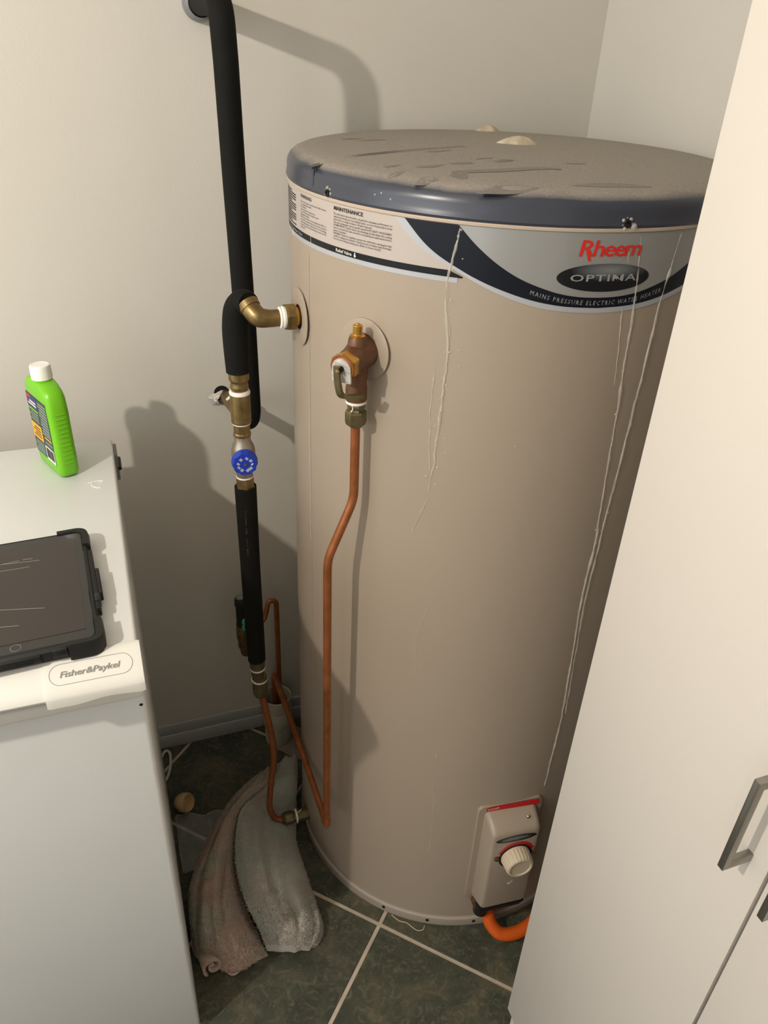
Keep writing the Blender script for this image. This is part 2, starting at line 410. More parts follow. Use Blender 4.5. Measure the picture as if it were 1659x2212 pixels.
for i, p in enumerate(pth):
    t = (pth[min(i+1, len(pth)-1)]-pth[max(i-1, 0)]).normalized(); nrm = Vector((-t.y, t.x, 0)); w = .0105*math.sin(math.pi*(i+1.5)/(len(pth)+3))**.4
    L_.append(bm.verts.new(p+nrm*w+Vector((0, 0, .0003)))); R_.append(bm.verts.new(p-nrm*w+Vector((0, 0, .0003))))
for i in range(len(pth)-1): bm.faces.new((L_[i], R_[i], R_[i+1], L_[i+1]))
obj('wiped_mark', bm, 'wiped_mark', lid)
# lid screws in clear sealant
for th, z in ((-161.1, 1.3435), (-94.6, 1.3440), (-30, 1.344)):
    nrm = (cyl(th, 0, 1)-cyl(th, 0, 0)); c = cyl(th, z, .3215)
    sc = obj('screw', lathe(B(), [(0, 0), (.0042, 0), (.0042, .003), (.0022, .0035), (.002, .002), (0, .002)], c, nrm, 16), 'dark_hole', lid)
    for k in range(7):
        w = k*.9+th; pp = cyl(th, z, .3222)+Vector((0, 0, math.sin(w)*.0058))+nrm.cross(Vector((0, 0, 1)))*math.cos(w)*.0058
        b_ = B(); bmesh.ops.create_icosphere(b_, subdivisions=2, radius=.0017+.0008*math.sin(k*2.3), matrix=Matrix.Translation(pp)); obj('sealant_blob', b_, 'clear_run', sc)
for th, z in ((-93.0, 1.3405), (-146.8, 1.353), (-145.2, 1.356), (-142.9, 1.351)):
    b_ = B(); bmesh.ops.create_icosphere(b_, subdivisions=2, radius=.0042 if th == -93.0 else .0015, matrix=Matrix.Translation(cyl(th, z, .3222))); obj('sealant_blob', b_, 'clear_run', lid)

# label band
def hermite(pts):
    x = np.array([p[0] for p in pts], float); y = np.array([p[1] for p in pts], float)
    m = np.gradient(y, x)
    def f(t):
        t = min(max(t, x[0]), x[-1]); i = min(max(int(np.searchsorted(x, t))-1, 0), len(x)-2); h = x[i+1]-x[i]; s = (t-x[i])/h
        return float((2*s**3-3*s*s+1)*y[i]+(s**3-2*s*s+s)*h*m[i]+(-2*s**3+3*s*s)*y[i+1]+(s**3-s*s)*h*m[i+1])
    return f
CEN = -97.4
def sym(f): return lambda th: f(th if th <= CEN else 2*CEN-th)
outer = sym(hermite([(-142.1, 1.3335), (-137.4, 1.310), (-128.7, 1.286), (-119.2, 1.263), (-111.1, 1.250), (-101.3, 1.2442), (CEN, 1.2436)]))
dlow = sym(hermite([(-139.6, 1.3335), (-135.2, 1.311), (-126.6, 1.2845), (-116.1, 1.2635), (-111.4, 1.2570), (-105.6, 1.252), (CEN, 1.2497)]))
dup = sym(hermite([(-127.9, 1.3335), (-124.5, 1.316), (-119.9, 1.297), (-115, 1.282), (-110.1, 1.272), (-106.1, 1.266), (-101, 1.2623), (CEN, 1.2617)]))
TOP = 1.3335
band = obj('label_band', strip(-205, -128.3, lambda t: 1.2825, lambda t: min(TOP, outer(t) if t > -142.1 else TOP), .0005, 90), 'label_warm', wh)
obj('label_margin', strip(-205, -127.2, 1.2695, 1.2758, .0005, 60), 'label_edge', band)
obj('label_stripe', strip(-205, -126.2, 1.2755, lambda t: 1.2832 if t < -129.3 else 1.2832-(t+129.3)*.0019, .0007, 120), 'label_black', band)
obj('swoosh_border', strip(-142.1, 2*CEN+142.1, outer, lambda t: min(TOP, dlow(t) if abs(t-CEN) < 42.2 else TOP), .0006, 160), 'label_edge', band)
obj('swoosh', strip(-139.6, 2*CEN+139.6, dlow, lambda t: min(TOP, dup(t)) if abs(t-CEN) < 30.5 else TOP, .0008, 200), 'label_navy', band)
obj('silver_panel', strip(-127.9, 2*CEN+127.9, dup, TOP, .0006, 120), 'label_silver', band)
def wrap(bm, th0, z0, off=.0013, zf=None):
    return place(bm, lambda x, y: cyl(th0+math.degrees(x/TR), (zf(th0+math.degrees(x/TR)) if zf else z0)+y, TR+off))
def arc(a): return rad(a)*TR
# big lettering
t = fit_text('Rheem', arc(13.6), .0175, shear=.12, weight=.012, spacing=.86)
o = obj('lettering', wrap(t, -103.5, 1.3085), 'print_red', band, smooth=0); o['label'] = 'red lettering'
bm = B(); q = [(0.0074, .0065), (.0105, .0065), (.0150, -.0058), (.0118, -.0052)]
bm.faces.new([bm.verts.new((x, y, 0)) for x, y in q]); obj('lettering', wrap(bm, -103.5, 1.3085, .0014), 'print_red', band, smooth=0)
def oval(a, b, n=48, rings=6):
    bm = B(); prev = None; c = bm.verts.new((0, 0, 0))
    for k in range(1, rings+1):
        cur = [bm.verts.new((a*k/rings*math.cos(2*math.pi*i/n), b*k/rings*math.sin(2*math.pi*i/n), 0)) for i in range(n)]
        for i in range(n):
            j = (i+1) % n
            if prev is None: bm.faces.new((c, cur[i], cur[j]))
            else: bm.faces.new((prev[i], cur[i], cur[j], prev[j]))
        prev = cur
    return bm
def badge_mat():
    # printed ball shading: grey centre above, near-black rim
    m = mat('badge_print', (14, 18, 26), .3); nt = m.node_tree; b = nt.nodes['Principled BSDF']
    at = nt.nodes.new('ShaderNodeAttribute'); at.attribute_name = 'print_shade'
    r = nt.nodes.new('ShaderNodeValToRGB'); e = r.color_ramp.elements
    e[0].color = lin((12, 15, 22))+(1,); e[1].color = lin((128, 130, 132))+(1,); e[0].position = .15
    nt.links.new(at.outputs['Fac'], r.inputs['Fac']); nt.links.new(r.outputs['Color'], b.inputs['Base Color'])
badge_mat()
def badge(name, bm, mapper, parent, a, b, hx=.1, hy=.55):
    vals = []
    for v in bm.verts:
        x, y = v.co.x/a-hx, v.co.y/b-hy
        vals.append(max(0., 1-math.sqrt((x/1.0)**2+(y/.95)**2)))
    mapper(bm)
    bm.verts.ensure_lookup_table()
    lay = bm.verts.layers.float.new('print_shade')
    for v, s_ in zip(bm.verts, vals): v[lay] = s_
    return obj(name, bm, 'badge_print', parent)
bd = badge('oval_badge', oval(.0575, .0158), lambda b_: wrap(b_, -97.0, 1.2845, .0012), band, .0575, .0158)
t = fit_text('OPTIMA', arc(14.6), .0076, weight=.010, spacing=1.1)
o = obj('lettering', wrap(t, -104.5, 1.2808, .0017), 'print_grey', bd, smooth=0); o['label'] = 'grey lettering'
t = fit_text('MAINS PRESSURE ELECTRIC WATER HEATER', arc(29.6), .0052, shear=.15, spacing=1.35, res=1)
mid = lambda th: (dlow(th)+dup(th))/2-.0026
obj('lettering', wrap(t, -112.2, 0, .0014, mid), 'print_grey', band, smooth=0)
# small print
t = fit_text('MAINTENANCE', arc(9.2), .0044, weight=.02); obj('heading', wrap(t, -159.3, 1.3262), 'print_dark', band, smooth=0)
t = fit_text('WARNING', arc(6.3), .0040, weight=.02); obj('heading', wrap(t, -175.2, 1.3262), 'print_dark', band, smooth=0)
para = ['The relief valve below should be checked for adequate performance or', 'replaced at intervals not exceeding 5 years, or more frequently in areas', 'where there is a high incidence of water deposits.', 'The valve easing gear must be gently operated AT LEAST ONCE EVERY', 'SIX MONTHS. If water does not discharge freely when the easing', 'lever is operated, the valve should be checked by an authorised service', 'person or plumber.', 'DANGER : Failure to regularly operate the relief valve easing gear may', 'result in a dangerous situation. Small amounts of water may discharge', 'from the valve during a heating cycle. (Refer to Owners Guide)']
frac = [1, 1, .70, 1, 1, 1, .26, 1, 1, .84]
for i, (l, f_) in enumerate(zip(para, frac)):
    t = fit_text(l, arc(17.0)*f_, .00235, res=1, weight=.006); obj('print_line', wrap(t, -159.4, 1.3208-i*.00325), 'print_dark', band, smooth=0)
para2 = ['Do not turn power on unless unit is full of water.', 'To completely isolate :', '1. Electricity', 'Open temperature energy cut out', '2. Connection water isolation point', 'Expansion valve', 'This device must not be tampered with, or', 'removed. The water heater must not be operated', 'unless this device is fitted and is in working', 'order. The waste outlet drain pipe must not be', 'blocked.']
fr2 = [1, .5, .25, .62, .75, .4, 1, 1, 1, 1, .2]
for i, (l, f_) in enumerate(zip(para2, fr2)):
    t = fit_text(l, arc(13.0)*f_, .0022, res=1, weight=.006); obj('print_line', wrap(t, -175.2, 1.3208-i*.0032), 'print_dark', band, smooth=0)
for i in range(14):
    bm = B(); w = arc(14)*(1 if i % 4 else .7)
    for k in range(4): box(bm, k*w/4, k*w/4+w/4-.001, 0, .0013, 0, .0001)
    obj('print_line', place(bm, lambda x, y, i=i: cyl(-193+math.degrees(x/TR), 1.3265-i*.0031+y, TR+.0012)), 'print_dark', band, smooth=0)
t = fit_text('Relief Valve', arc(5.2), .0040, weight=.012); obj('lettering', wrap(t, -158.4, 1.2777, .0014), 'print_white', band, smooth=0)
t = fit_text('Hot Water Outlet', arc(8.2), .0036, weight=.008); obj('lettering', wrap(t, -182.5, 1.2780, .0014), 'print_grey', band, smooth=0)
def arrow(th, z, s_=1):
    bm = B()
    for q in ([(-.0009, .006), (.0009, .006), (.0009, .0026), (-.0009, .0026)], [(-.0024, .0027), (.0024, .0027), (0, 0)]):
        bm.faces.new([bm.verts.new((x, y*s_, 0)) for x, y in q])
    return wrap(bm, th, z, .0014)
obj('arrow_mark', arrow(-152.2, 1.2764), 'print_white', band, smooth=0)
obj('arrow_mark', arrow(-184.0, 1.2768), 'print_grey', band, smooth=0)

# flat collars round the two upper tappings
def collar(th, z, rin):
    nrm = cyl(th, 0, 1)-cyl(th, 0, 0); c = cyl(th, z, TR)
    o = obj('pipe_collar', lathe(B(), [(rin, .0005), (.0385, .0005), (.0400, .0010), (.0400, .0020), (.0385, .0026), (rin, .0026), (rin, .0005)], c, nrm, 64, close=False), 'tank_enamel', wh, smooth=40)
    obj('tapping_hole', lathe(B(), [(0, .0006), (rin, .0006), (rin, .0010), (0, .0010)], c, nrm, 40), 'dark_hole', o)
    return nrm, c
n1, c1 = collar(-177.6, 1.1635, .0175)
n2, c2 = collar(-148.6, 1.1660, .0215)

# clear drips down the shell
def drips(name, pts, r0_, seed, strands=1, spread=.3, beads=1.):
    rnd = random.Random(seed); th = [p[0] for p in pts]; zz = [p[1] for p in pts]; bm = B()
    L = sum(abs(zz[i+1]-zz[i]) for i in range(len(zz)-1)); N = max(12, int(L/.005))
    cum = np.cumsum([0]+[abs(zz[i+1]-zz[i]) for i in range(len(zz)-1)])
    for s_i in range(strands):
        wob = rnd.uniform(-1, 1)*spread*(s_i > 0); path = []; rs = []; bead = 0
        k0 = 0 if s_i == 0 else rnd.randint(0, N//2); k1 = N if s_i == 0 else min(N, k0+N//2)
        for k in range(k0, k1+1):
            s_ = L*k/N; wob = wob*.93+rnd.uniform(-.16, .16)*(spread/.3)**.5; bead = bead*.6+rnd.random()**3*.8
            path.append(cyl(np.interp(s_, cum, th)+wob*.55, np.interp(s_, cum, zz), TR+.0001)); rs.append(r0_*(.35+.75*bead)*(1 if s_i == 0 else .6))
        rs[0] *= .5; rs[-1] *= .3; tube(bm, path, rs, 6)
    for k in range(int(N*.5*beads)):
        s_ = rnd.random()*L; r = r0_*(.3+.7*rnd.random()**2)
        bmesh.ops.create_icosphere(bm, subdivisions=1, radius=r, matrix=Matrix.Translation(cyl(np.interp(s_, cum, th)+rnd.gauss(0, 1)*spread*.8, np.interp(s_, cum, zz), TR)))
    return obj(name, bm, 'clear_run', wh, smooth=60)
drips('sealant_run', [(-127.6, 1.332), (-128.3, 1.30), (-129.3, 1.27), (-127.8, 1.187), (-128.8, 1.047), (-129.4, .99)], .0022, 1, 4, 1.0, 1.2)
drips('sealant_run', [(-130.4, 1.17), (-130.8, 1.10), (-130.0, 1.02)], .0012, 3, 2, .5)
drips('sealant_run', [(-129.4, .98), (-133.1, .917)], .0010, 4, 2, .4)
drips('sealant_run', [(-120.6, .50), (-121.4, .44), (-119.6, .36), (-119.8, .22)], .0009, 5, 1, .3, .2)
drips('sealant_run', [(-90.7, 1.332), (-88.9, 1.256), (-87.4, 1.138), (-85.2, .926), (-85.3, .80), (-82.8, .553), (-83.7, .385)], .0019, 6, 3, .35, .25)
drips('sealant_run', [(-79.9, 1.332), (-81.5, 1.258), (-82.0, 1.165), (-83.2, .947), (-84.3, .80), (-82.0, .56)], .0020, 7, 2, .35, .25)
drips('sealant_run', [(-92.9, 1.322), (-91.6, 1.25), (-89.6, 1.15)], .0010, 8, 1, .3, .4)
drips('sealant_run', [(-169.5, 1.30), (-169.3, 1.27)], .0016, 9); drips('sealant_run', [(-183, 1.279), (-182.6, 1.268)], .0015, 10)
drips('sealant_run', [(-127, .80), (-130, .73), (-129, .66)], .0007, 11, 1, .3, .2)
drips('sealant_run', [(-172.0, 1.08), (-171.6, .95), (-171.8, .80)], .0008, 12, 2, .6, .1)
for th, z in ((-125.5, 1.19), (-124.9, 1.17), (-110.6, 1.07), (-126.5, 1.05)):
    b_ = B(); bmesh.ops.create_icosphere(b_, subdivisions=1, radius=.0014, matrix=Matrix.Translation(cyl(th, z))); obj('sealant_blob', b_, 'clear_run', wh)

# thermostat cover low on the shell
BT = -95.0
bn = cyl(BT, 0, 1)-cyl(BT, 0, 0); bs = Vector((-bn.y, bn.x, 0)); bc = cyl(BT, 0, TR)
def bx_pt(s_, d, z): return bc+bs*s_+bn*d+Vector((0, 0, z))
bm = B()
def loft(bm, loops, cap=True):
    rings = [[bm.verts.new(p) for p in l] for l in loops]; n = len(rings[0])
    for A, C in zip(rings, rings[1:]):
        for i in range(n): bm.faces.new((A[i], A[(i+1) % n], C[(i+1) % n], C[i]))
    if cap: bm.faces.new(rings[0]); bm.faces.new(rings[-1])
    return bm
def rrect(s0, s1, z0, z1, r, n=5):
    out = []
    for cx, cz, a in ((s1-r, z1-r, 0), (s0+r, z1-r, 90), (s0+r, z0+r, 180), (s1-r, z0+r, 270)):
        for k in range(n+1): w = rad(a+90*k/n); out.append((cx+r*math.cos(w), cz+r*math.sin(w)))
    return out
tc = obj('thermostat_backplate', loft(B(), [[bx_pt(x, d, z) for x, z in rrect(-.060, .060, .098, .366, .010)] for d in (-.0065, .0008)]), 'tank_enamel', wh, smooth=40)
loops = []
for d, s0, s1, z0, z1, r in ((-.004, -.0485, .0485, .104, .354, .010), (.002, -.0485, .0485, .104, .354, .010), (.022, -.0465, .0465, .110, .346, .010), (.034, -.0455, .0455, .116, .3385, .010), (.0375, -.0435, .0435, .119, .3345, .009), (.039, -.040, .040, .123, .330, .008)):
    loops.append([bx_pt(x, d, z) for x, z in rrect(s0, s1, z0, z1, r)])
cover = obj('thermostat_cover', loft(B(), loops), 'tank_enamel', wh, smooth=35)
fmap = lambda s0, z0, d=.0394: (lambda b_: place(b_, lambda x, y: bx_pt(s0+x, d, z0+y)))
badge('oval_badge', oval(.0385, .0085, 40), fmap(.0, .3190), cover, .0385, .0085, 0, .1)
t = fit_text('OPTIMA', .050, .0040, weight=.015, spacing=1.06); obj('lettering', fmap(-.026, .3168, .0398)(t), 'print_grey', cover, smooth=0)
KS, KZ = .004, .268
bm = B(); N = 24; A = []; C = []
for k in range(N+1):
    w = rad(22+136*k/N); ro = .0365+.003*math.sin(math.pi*k/N); A.append(bm.verts.new((.0300*math.cos(w), .0300*math.sin(w), 0))); C.append(bm.verts.new((ro*math.cos(w), ro*math.sin(w), 0)))
for k in range(N): bm.faces.new((A[k], C[k], C[k+1], A[k+1]))
obj('dial_arc', fmap(KS, KZ)(bm), 'red_print', cover)
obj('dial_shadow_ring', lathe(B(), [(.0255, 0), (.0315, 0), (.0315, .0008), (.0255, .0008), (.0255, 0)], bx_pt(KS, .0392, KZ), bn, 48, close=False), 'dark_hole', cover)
for sx in (-1, 1):
    obj('dial_stop', lathe(B(), [(0, 0), (.0046, 0), (.0046, .004), (.003, .005), (0, .005)], bx_pt(KS+sx*.0365, .0390, KZ+.004), bn, 14), 'bronze', cover)
bm = B(); seg = 72; rings = []
bo = bx_pt(KS, .0395, KZ); kx, ky, kz = frame(bn)
for r, h, rip in ((.0275, 0, 0), (.0272, .003, 0), (.0268, .004, 1), (.0255, .022, 1), (.0240, .0255, .3), (.0215, .0265, 0), (.0195, .0262, 0), (.0185, .0245, 0), (0, .0240, 0)):
    if r == 0: rings.append([bm.verts.new(bo+kz*h)]); continue
    rings.append([bm.verts.new(bo+kz*h+(kx*math.cos(2*math.pi*i/seg)+ky*math.sin(2*math.pi*i/seg))*(r-rip*(.0011 if i % 3 == 0 else 0))) for i in range(seg)])
for A, C in zip(rings, rings[1:]):
    for i in range(seg):
        j = (i+1) % seg
        bm.faces.new((A[i], A[j], C[0]) if len(C) == 1 else (A[i], A[j], C[j], C[i]))
knob = obj('thermostat_knob', bm, 'knob_cream', wh, smooth=25); knob['label'] = 'ribbed cream dial'
bm = B()
for q in ([(-.0035, 0), (.0035, .0026), (.0035, -.0026)],): bm.faces.new([bm.verts.new((x, y, 0)) for x, y in q])
bm2 = B(); bm2.faces.new([bm2.verts.new((x, y, 0)) for x, y in ((-.006, -.002), (.006, .001), (.0045, .006), (-.001, -.0095))])
obj('arrow_mark', fmap(.004, .190)(bm2), 'print_white', cover, smooth=0); bm.free()
for s_, z in ((.026, .347), (-.0545, .1115)):
    obj('screw', lathe(B(), [(0, 0), (.0038, 0), (.003, .002), (0, .0026)], bx_pt(s_, .0215 if s_ > 0 else -.0035, z), bn, 12), 'steel', wh)
# red danger strip along the top of the cover
bm = B()
for k in range(2): pass
A = []; C = []
for k in range(21):
    x = -.0465+.100*k/20; A.append(bm.verts.new(bx_pt(x, .0012+.004*(k/20), .3545))); C.append(bm.verts.new(bx_pt(x, .0006+.003*(k/20), .3655)))
for k in range(20): bm.faces.new((A[k], A[k+1], C[k+1], C[k]))
rl = obj('danger_strip', bm, 'red_print', wh); rl['label'] = 'red warning strip'
t = fit_text('DANGER', .022, .0042, weight=.01); obj('lettering', place(t, lambda x, y: bx_pt(-.044+x, .0018+.00025*x, .3575+y)), 'print_white', rl, smooth=0)
obj('cable_gland', tube(B(), [bx_pt(-.031, .014, .118), bx_pt(-.031, .014, .072)], [.016, .015, .0145]), 'black_plastic', wh)
obj('cover_underside', loft(B(), [[bx_pt(x, d, .112) for x, d in ((-.045, 0), (.045, 0), (.045, .036), (-.045, .036))], [bx_pt(x, d, .092) for x, d in ((-.040, 0), (.040, 0), (.040, .030), (-.040, .030))]]), 'dark_hole', wh, smooth=0)
p = bx_pt(-.048, .012, .112)
obj('cable_clip', tube(B(), [p, p+Vector((.004, -.004, -.02))], [.006, .005], 10), 'bronze', wh)

oc = obj('flexible_conduit', tube(B(), crom([bx_pt(-.031, .014, .085), (.5385, .742, .060), (.5425, .729, .036), (.556, .712, .0195), (.585, .704, .0155), (.62, .708, .018), (.66, .726, .02), (.70, .745, .018)], 10), .0128, 18), 'orange_conduit')
tag(oc, 'orange flexible electrical conduit curling out below the thermostat cover', 'conduit')

# ------------------------------------------------------------------ long lagged pipe on the wall
lp = thing('lagged_wall_pipe', 'long black foam-lagged pipe standing up the wall beside the heater', 'pipe', (.21, 1.225, .90))
path = fillet([(.198, 1.392, 1.538), (.1965, 1.186, 1.540), (.1985, 1.182, 1.47), (.2010, 1.185, 1.34), (.2056, 1.185, 1.12), (.2076, 1.188, .945), (.204, 1.28, .916)], [.055, .01, .03, .05, .035], 9)
obj('foam_sleeve', tube(B(), path, .0168, 26), 'foam_black', lp)
obj('wall_flange', lathe(B(), [(.0180, 0), (.0235, 0), (.0240, .004), (.0225, .026), (.0185, .028), (.0180, .0)], (.198, 1.400, 1.538), (0.02, -1, 0), 28, close=False), 'grey_plastic', lp)
obj('brass_stub', tube(B(), [(.205, 1.272, .9175), (.196, 1.399, .906)], .0120, 18), 'brass', lp)
obj('thread_tape', tube(B(), [(.2030, 1.343, .9118), (.2018, 1.353, .9108)], .0138, 18), 'tape_white', lp)
obj('copper_stub', tube(B(), [(.198, 1.392, 1.538), (.197, 1.4005, 1.538)], .0090, 14), 'copper', lp)
bm = B(); rnd = random.Random(4); c = Vector((.192, 1.398, .904)); prev = None
for k in range(5):
    cur = []
    for i in range(18):
        w = 2*math.pi*i/18; r = .0125+.0065*k/4*(1+.5*rnd.uniform(-1, 1)+(.9 if 2.6 < w < 3.9 else 0)+(-.5 if .8 < w < 2.3 else 0))
        cur.append(bm.verts.new(c+Vector((r*math.cos(w), -.013*(1-k/4)*(1+.35*rnd.uniform(-1, 1)), r*.8*math.sin(w)))))
    if prev:
        for i in range(18): bm.faces.new((prev[i], prev[(i+1) % 18], cur[(i+1) % 18], cur[i]))
    prev = cur
o = obj('torn_foil_collar', bm, 'foil', lp, smooth=20); o['label'] = 'torn silvery collar at the wall'
obj('wall_hole', lathe(B(), [(0, 0), (.0145, 0), (.0145, .0006), (0, .0006)], (.190, 1.4004, .912), (0, -1, 0), 20), 'dark_hole', lp)

# ------------------------------------------------------------------ inlet pipework: outlet elbow, valves, lagged drop, lower union
CX, CY = .1765, 1.10
pw = thing('valve_pipework', 'brass elbow, blue-capped valve and black-lagged drop pipe beside the heater', 'pipework', (CX, CY, .045))
ax = Vector((-1, -.03, 0)).normalized(); o0 = Vector((.2640, 1.0578, 1.1635))
obj('nipple', lathe(B(), [(0, 0), (.0138, 0), (.0138, .020), (0, .020)], o0, ax, 28), 'brass_bright', pw)
obj('hex_nut', lathe(B(), [(.0120, .010), (.0196, .0105), (.0204, .0125), (.0204, .0215), (.0196, .0235), (.0120, .024)], o0, ax, 6, a0=.3), 'brass', pw, smooth=20)
obj('thread_tape', lathe(B(), [(.0120, .0235), (.0152, .0240), (.0158, .027), (.0148, .0295), (.0152, .0315), (.0120, .033)], o0, ax, 24), 'tape_white', pw)
ep = crom([o0+ax*.030, o0+ax*.046, (.2035, 1.0585, 1.1655), (.1960, 1.066, 1.1725), (.1920, 1.074, 1.180)], 6)
obj('brass_elbow', tube(B(), ep, [.0118, .0122, .0140, .0140, .0132], 24), 'brass', pw)
obj('elbow_collar', tube(B(), [(.1945, 1.069, 1.1755), (.1912, 1.0755, 1.1815)], .0150, 24), 'brass', pw)
fp = crom([(.1925, 1.074, 1.180), (.1870, 1.088, 1.1790), (.1800, 1.098, 1.1660), (.1765, 1.1005, 1.140), (.1758, 1.1000, 1.11), (.1765, 1.1000, 1.072)], 7)
obj('foam_sleeve', tube(B(), fp, [.0165, .0185, .0195, .0195, .0190, .0182], 26), 'foam_black', pw)
def onz(name, prof, m, seg=28, sm=30, dx=0):
    return obj(name, lathe(B(), prof, (CX+dx, CY, 0), (0, 0, 1), seg), m, pw, smooth=sm)
onz('pipe_socket', [(.0100, 1.074), (.0155, 1.072), (.0155, 1.060), (.0130, 1.056), (.0130, 1.052), (.0138, 1.050), (.0138, 1.046), (.0126, 1.043), (.0126, 1.036), (0, 1.036)], 'brass')
onz('thread_tape', [(.010, 1.0425), (.0150, 1.0420), (.0160, 1.0395), (.0158, 1.0365), (.010, 1.0355)], 'tape_white')
onz('coupling', [(0, 1.0365), (.0150, 1.0365), (.0154, 1.030), (.0156, 1.000), (.0152, .9945), (.0156, .9925), (.0152, .9890), (0, .9890)], 'brass')
onz('thread_tape', [(.010, .9890), (.0146, .9885), (.0144, .9868), (.010, .9865)], 'tape_white')
onz('hex_nipple', [(0, .9870), (.0128, .9870), (.0128, .9720), (.0140, .9700), (.0140, .9665), (.0128, .9650), (0, .9650)], 'brass', 12, 20)
vb = onz('valve_body', [(0, .9660), (.0128, .9660), (.0130, .9560), (.0165, .9500), (.0185, .9420), (.0190, .9300), (.0182, .9150), (.0150, .9060), (.0132, .9000), (.0132, .8930), (0, .8930)], 'nickel')
kd = Vector((-.10, -.99, 0)).normalized(); kc = Vector((CX, CY, .9290))
obj('bonnet', lathe(B(), [(.0185, .004), (.0192, .010), (.0195, .0165), (0, .0165)], kc, kd, 28), 'nickel', vb)
bm = B(); kx, ky, kz = frame(kd); rings = []; seg = 48
for r, h, w in ((.0205, .0165, 0), (.0207, .0185, 0), (.0205, .0195, .4), (.0200, .027, 1), (.0190, .0295, 1), (0, .0297, 0)):
    rings.append([bm.verts.new(kc+kz*h)] if r == 0 else [bm.verts.new(kc+kz*h+(kx*math.cos(2*math.pi*i/seg)+ky*math.sin(2*math.pi*i/seg))*(r-w*.0008*(1-math.cos(10*2*math.pi*i/seg)))) for i in range(seg)])
for A, C in zip(rings, rings[1:]):
    for i in range(seg):
        j = (i+1) % seg; bm.faces.new((A[i], A[j], C[0]) if len(C) == 1 else (A[i], A[j], C[j], C[i]))
vk = obj('valve_cap', bm, 'blue_plastic', pw, smooth=30); vk['label'] = 'blue fluted valve cap'
obj('cap_screw', lathe(B(), [(0, .0297), (.0024, .0297), (.0024, .0305), (.001, .0306), (0, .0300)], kc, kd, 14), 'steel', vk)
bm = B()
for k, (a, w, h) in enumerate(((35, .0044, .0009), (75, .0040, .0009), (125, .0044, .0009), (170, .0036, .0009), (205, .0036, .0009), (240, .0050, .0009), (290, .0056, .0009), (320, .0056, .0009), (0, .0040, .0024))):
    w0 = rad(a)
    for q in range(1 if h > .002 else 3):
        e1 = (kx+ky*1.0).normalized(); e2 = kz.cross(e1)
        cc = kc+kz*.0300+(kx*math.cos(w0)+ky*math.sin(w0))*.0108+e2*(.0017*(q-1) if h < .002 else 0)
        bm.faces.new([bm.verts.new(cc+e1*(sx*w/2)+e2*(sy*h/2)) for sx, sy in ((-1, -1), (1, -1), (1, 1), (-1, 1))])
obj('cap_print', bm, 'print_white', vk, smooth=0)
onz('thread_tape', [(.010, .8945), (.0140, .8940), (.0138, .8915), (.010, .8910)], 'tape_white')
onz('hex_nut', [(0, .8925), (.0146, .8920), (.0150, .8900), (.0150, .8790), (.0158, .8740), (.0158, .8640), (0, .8640)], 'brass', 6, 20)
obj('foam_sleeve', tube(B(), [(CX, CY, .8740), (CX, CY, .70), (CX+.0008, CY, .55), (CX+.0012, CY, .497)], [.0178, .0170, .0170, .0165], 26), 'foam_black', pw)
fdir = Vector((-CX, -CY, 0)).normalized(); fsd = Vector((-fdir.y, fdir.x, 0)); bm = B(); rnd = random.Random(8)
for k in range(22):                                              # faint worn print running down the lagging
    z = .835-k*.0042
    if k in (7, 11, 12, 17): continue
    w, h = rnd.choice((.0012, .0020, .0024)), rnd.choice((.0014, .0024, .0030)); c = Vector((CX, CY, z))+fdir*.01755-fsd*.0028+fsd*rnd.uniform(-.0004, .0004)
    bm.faces.new([bm.verts.new(c+fsd*(sx*w/2)+Vector((0, 0, sz*h/2))) for sx, sz in ((-1, -1), (1, -1), (1, 1), (-1, 1))])
obj('worn_print', bm, 'worn_grey', pw, smooth=0)
onz('lower_socket', [(0, .500), (.0135, .500), (.0145, .492), (.0145, .478), (.0125, .474), (.0118, .452), (0, .452)], 'olive_brass', dx=.0015)
onz('thread_tape', [(.010, .4775), (.0150, .4765), (.0145, .4735), (.010, .473)], 'tape_white', dx=.0018)
onz('lower_nut', [(0, .4550), (.0138, .4540), (.0148, .448), (.0148, .420), (.0138, .408), (.0105, .402), (0, .402)], 'olive_brass', 12, 20, dx=.0045)
onz('thread_tape', [(.010, .4480), (.0156, .4470), (.0152, .4438), (.010, .443)], 'tape_white', dx=.004)
dp = crom([(.1810, 1.100, .415), (.1846, 1.100, .395), (.1912, 1.095, .342), (.1975, 1.090, .279), (.1975, 1.085, .229), (.1901, 1.078, .183), (.1825, 1.070, .137), (.1805, 1.064, .105), (.1880, 1.060, .078), (.203, 1.059, .0665), (.218, 1.0585, .0645)], 8)
obj('copper_tail', tube(B(), dp, .0066, 16), 'copper', pw)
ux = Vector((1, -.01, -.02)).normalized(); uo = Vector((.2060, 1.0590, .0660))
obj('union_nut', lathe(B(), [(.0066, -.002), (.0110, 0), (.0140, .005), (.0140, .020), (.0118, .024), (.0118, .030), (.0135, .031), (.0135, .058), (0, .058)], uo, ux, 12, a0=.2), 'olive_brass', pw, smooth=20)
obj('thread_tape', lathe(B(), [(.0118, .0270), (.0150, .0275), (.0152, .0305), (.0118, .0315)], uo, ux, 20), 'tape_white', pw)
obj('tape_wisp', tube(B(), crom([uo+ux*.029+Vector((0, -.004, .014)), uo+ux*.032+Vector((0, -.006, .019)), uo+ux*.038+Vector((0, -.004, .020)), uo+ux*.040+Vector((0, -.005, .024))], 5), .0007, 6), 'tape_white', pw)

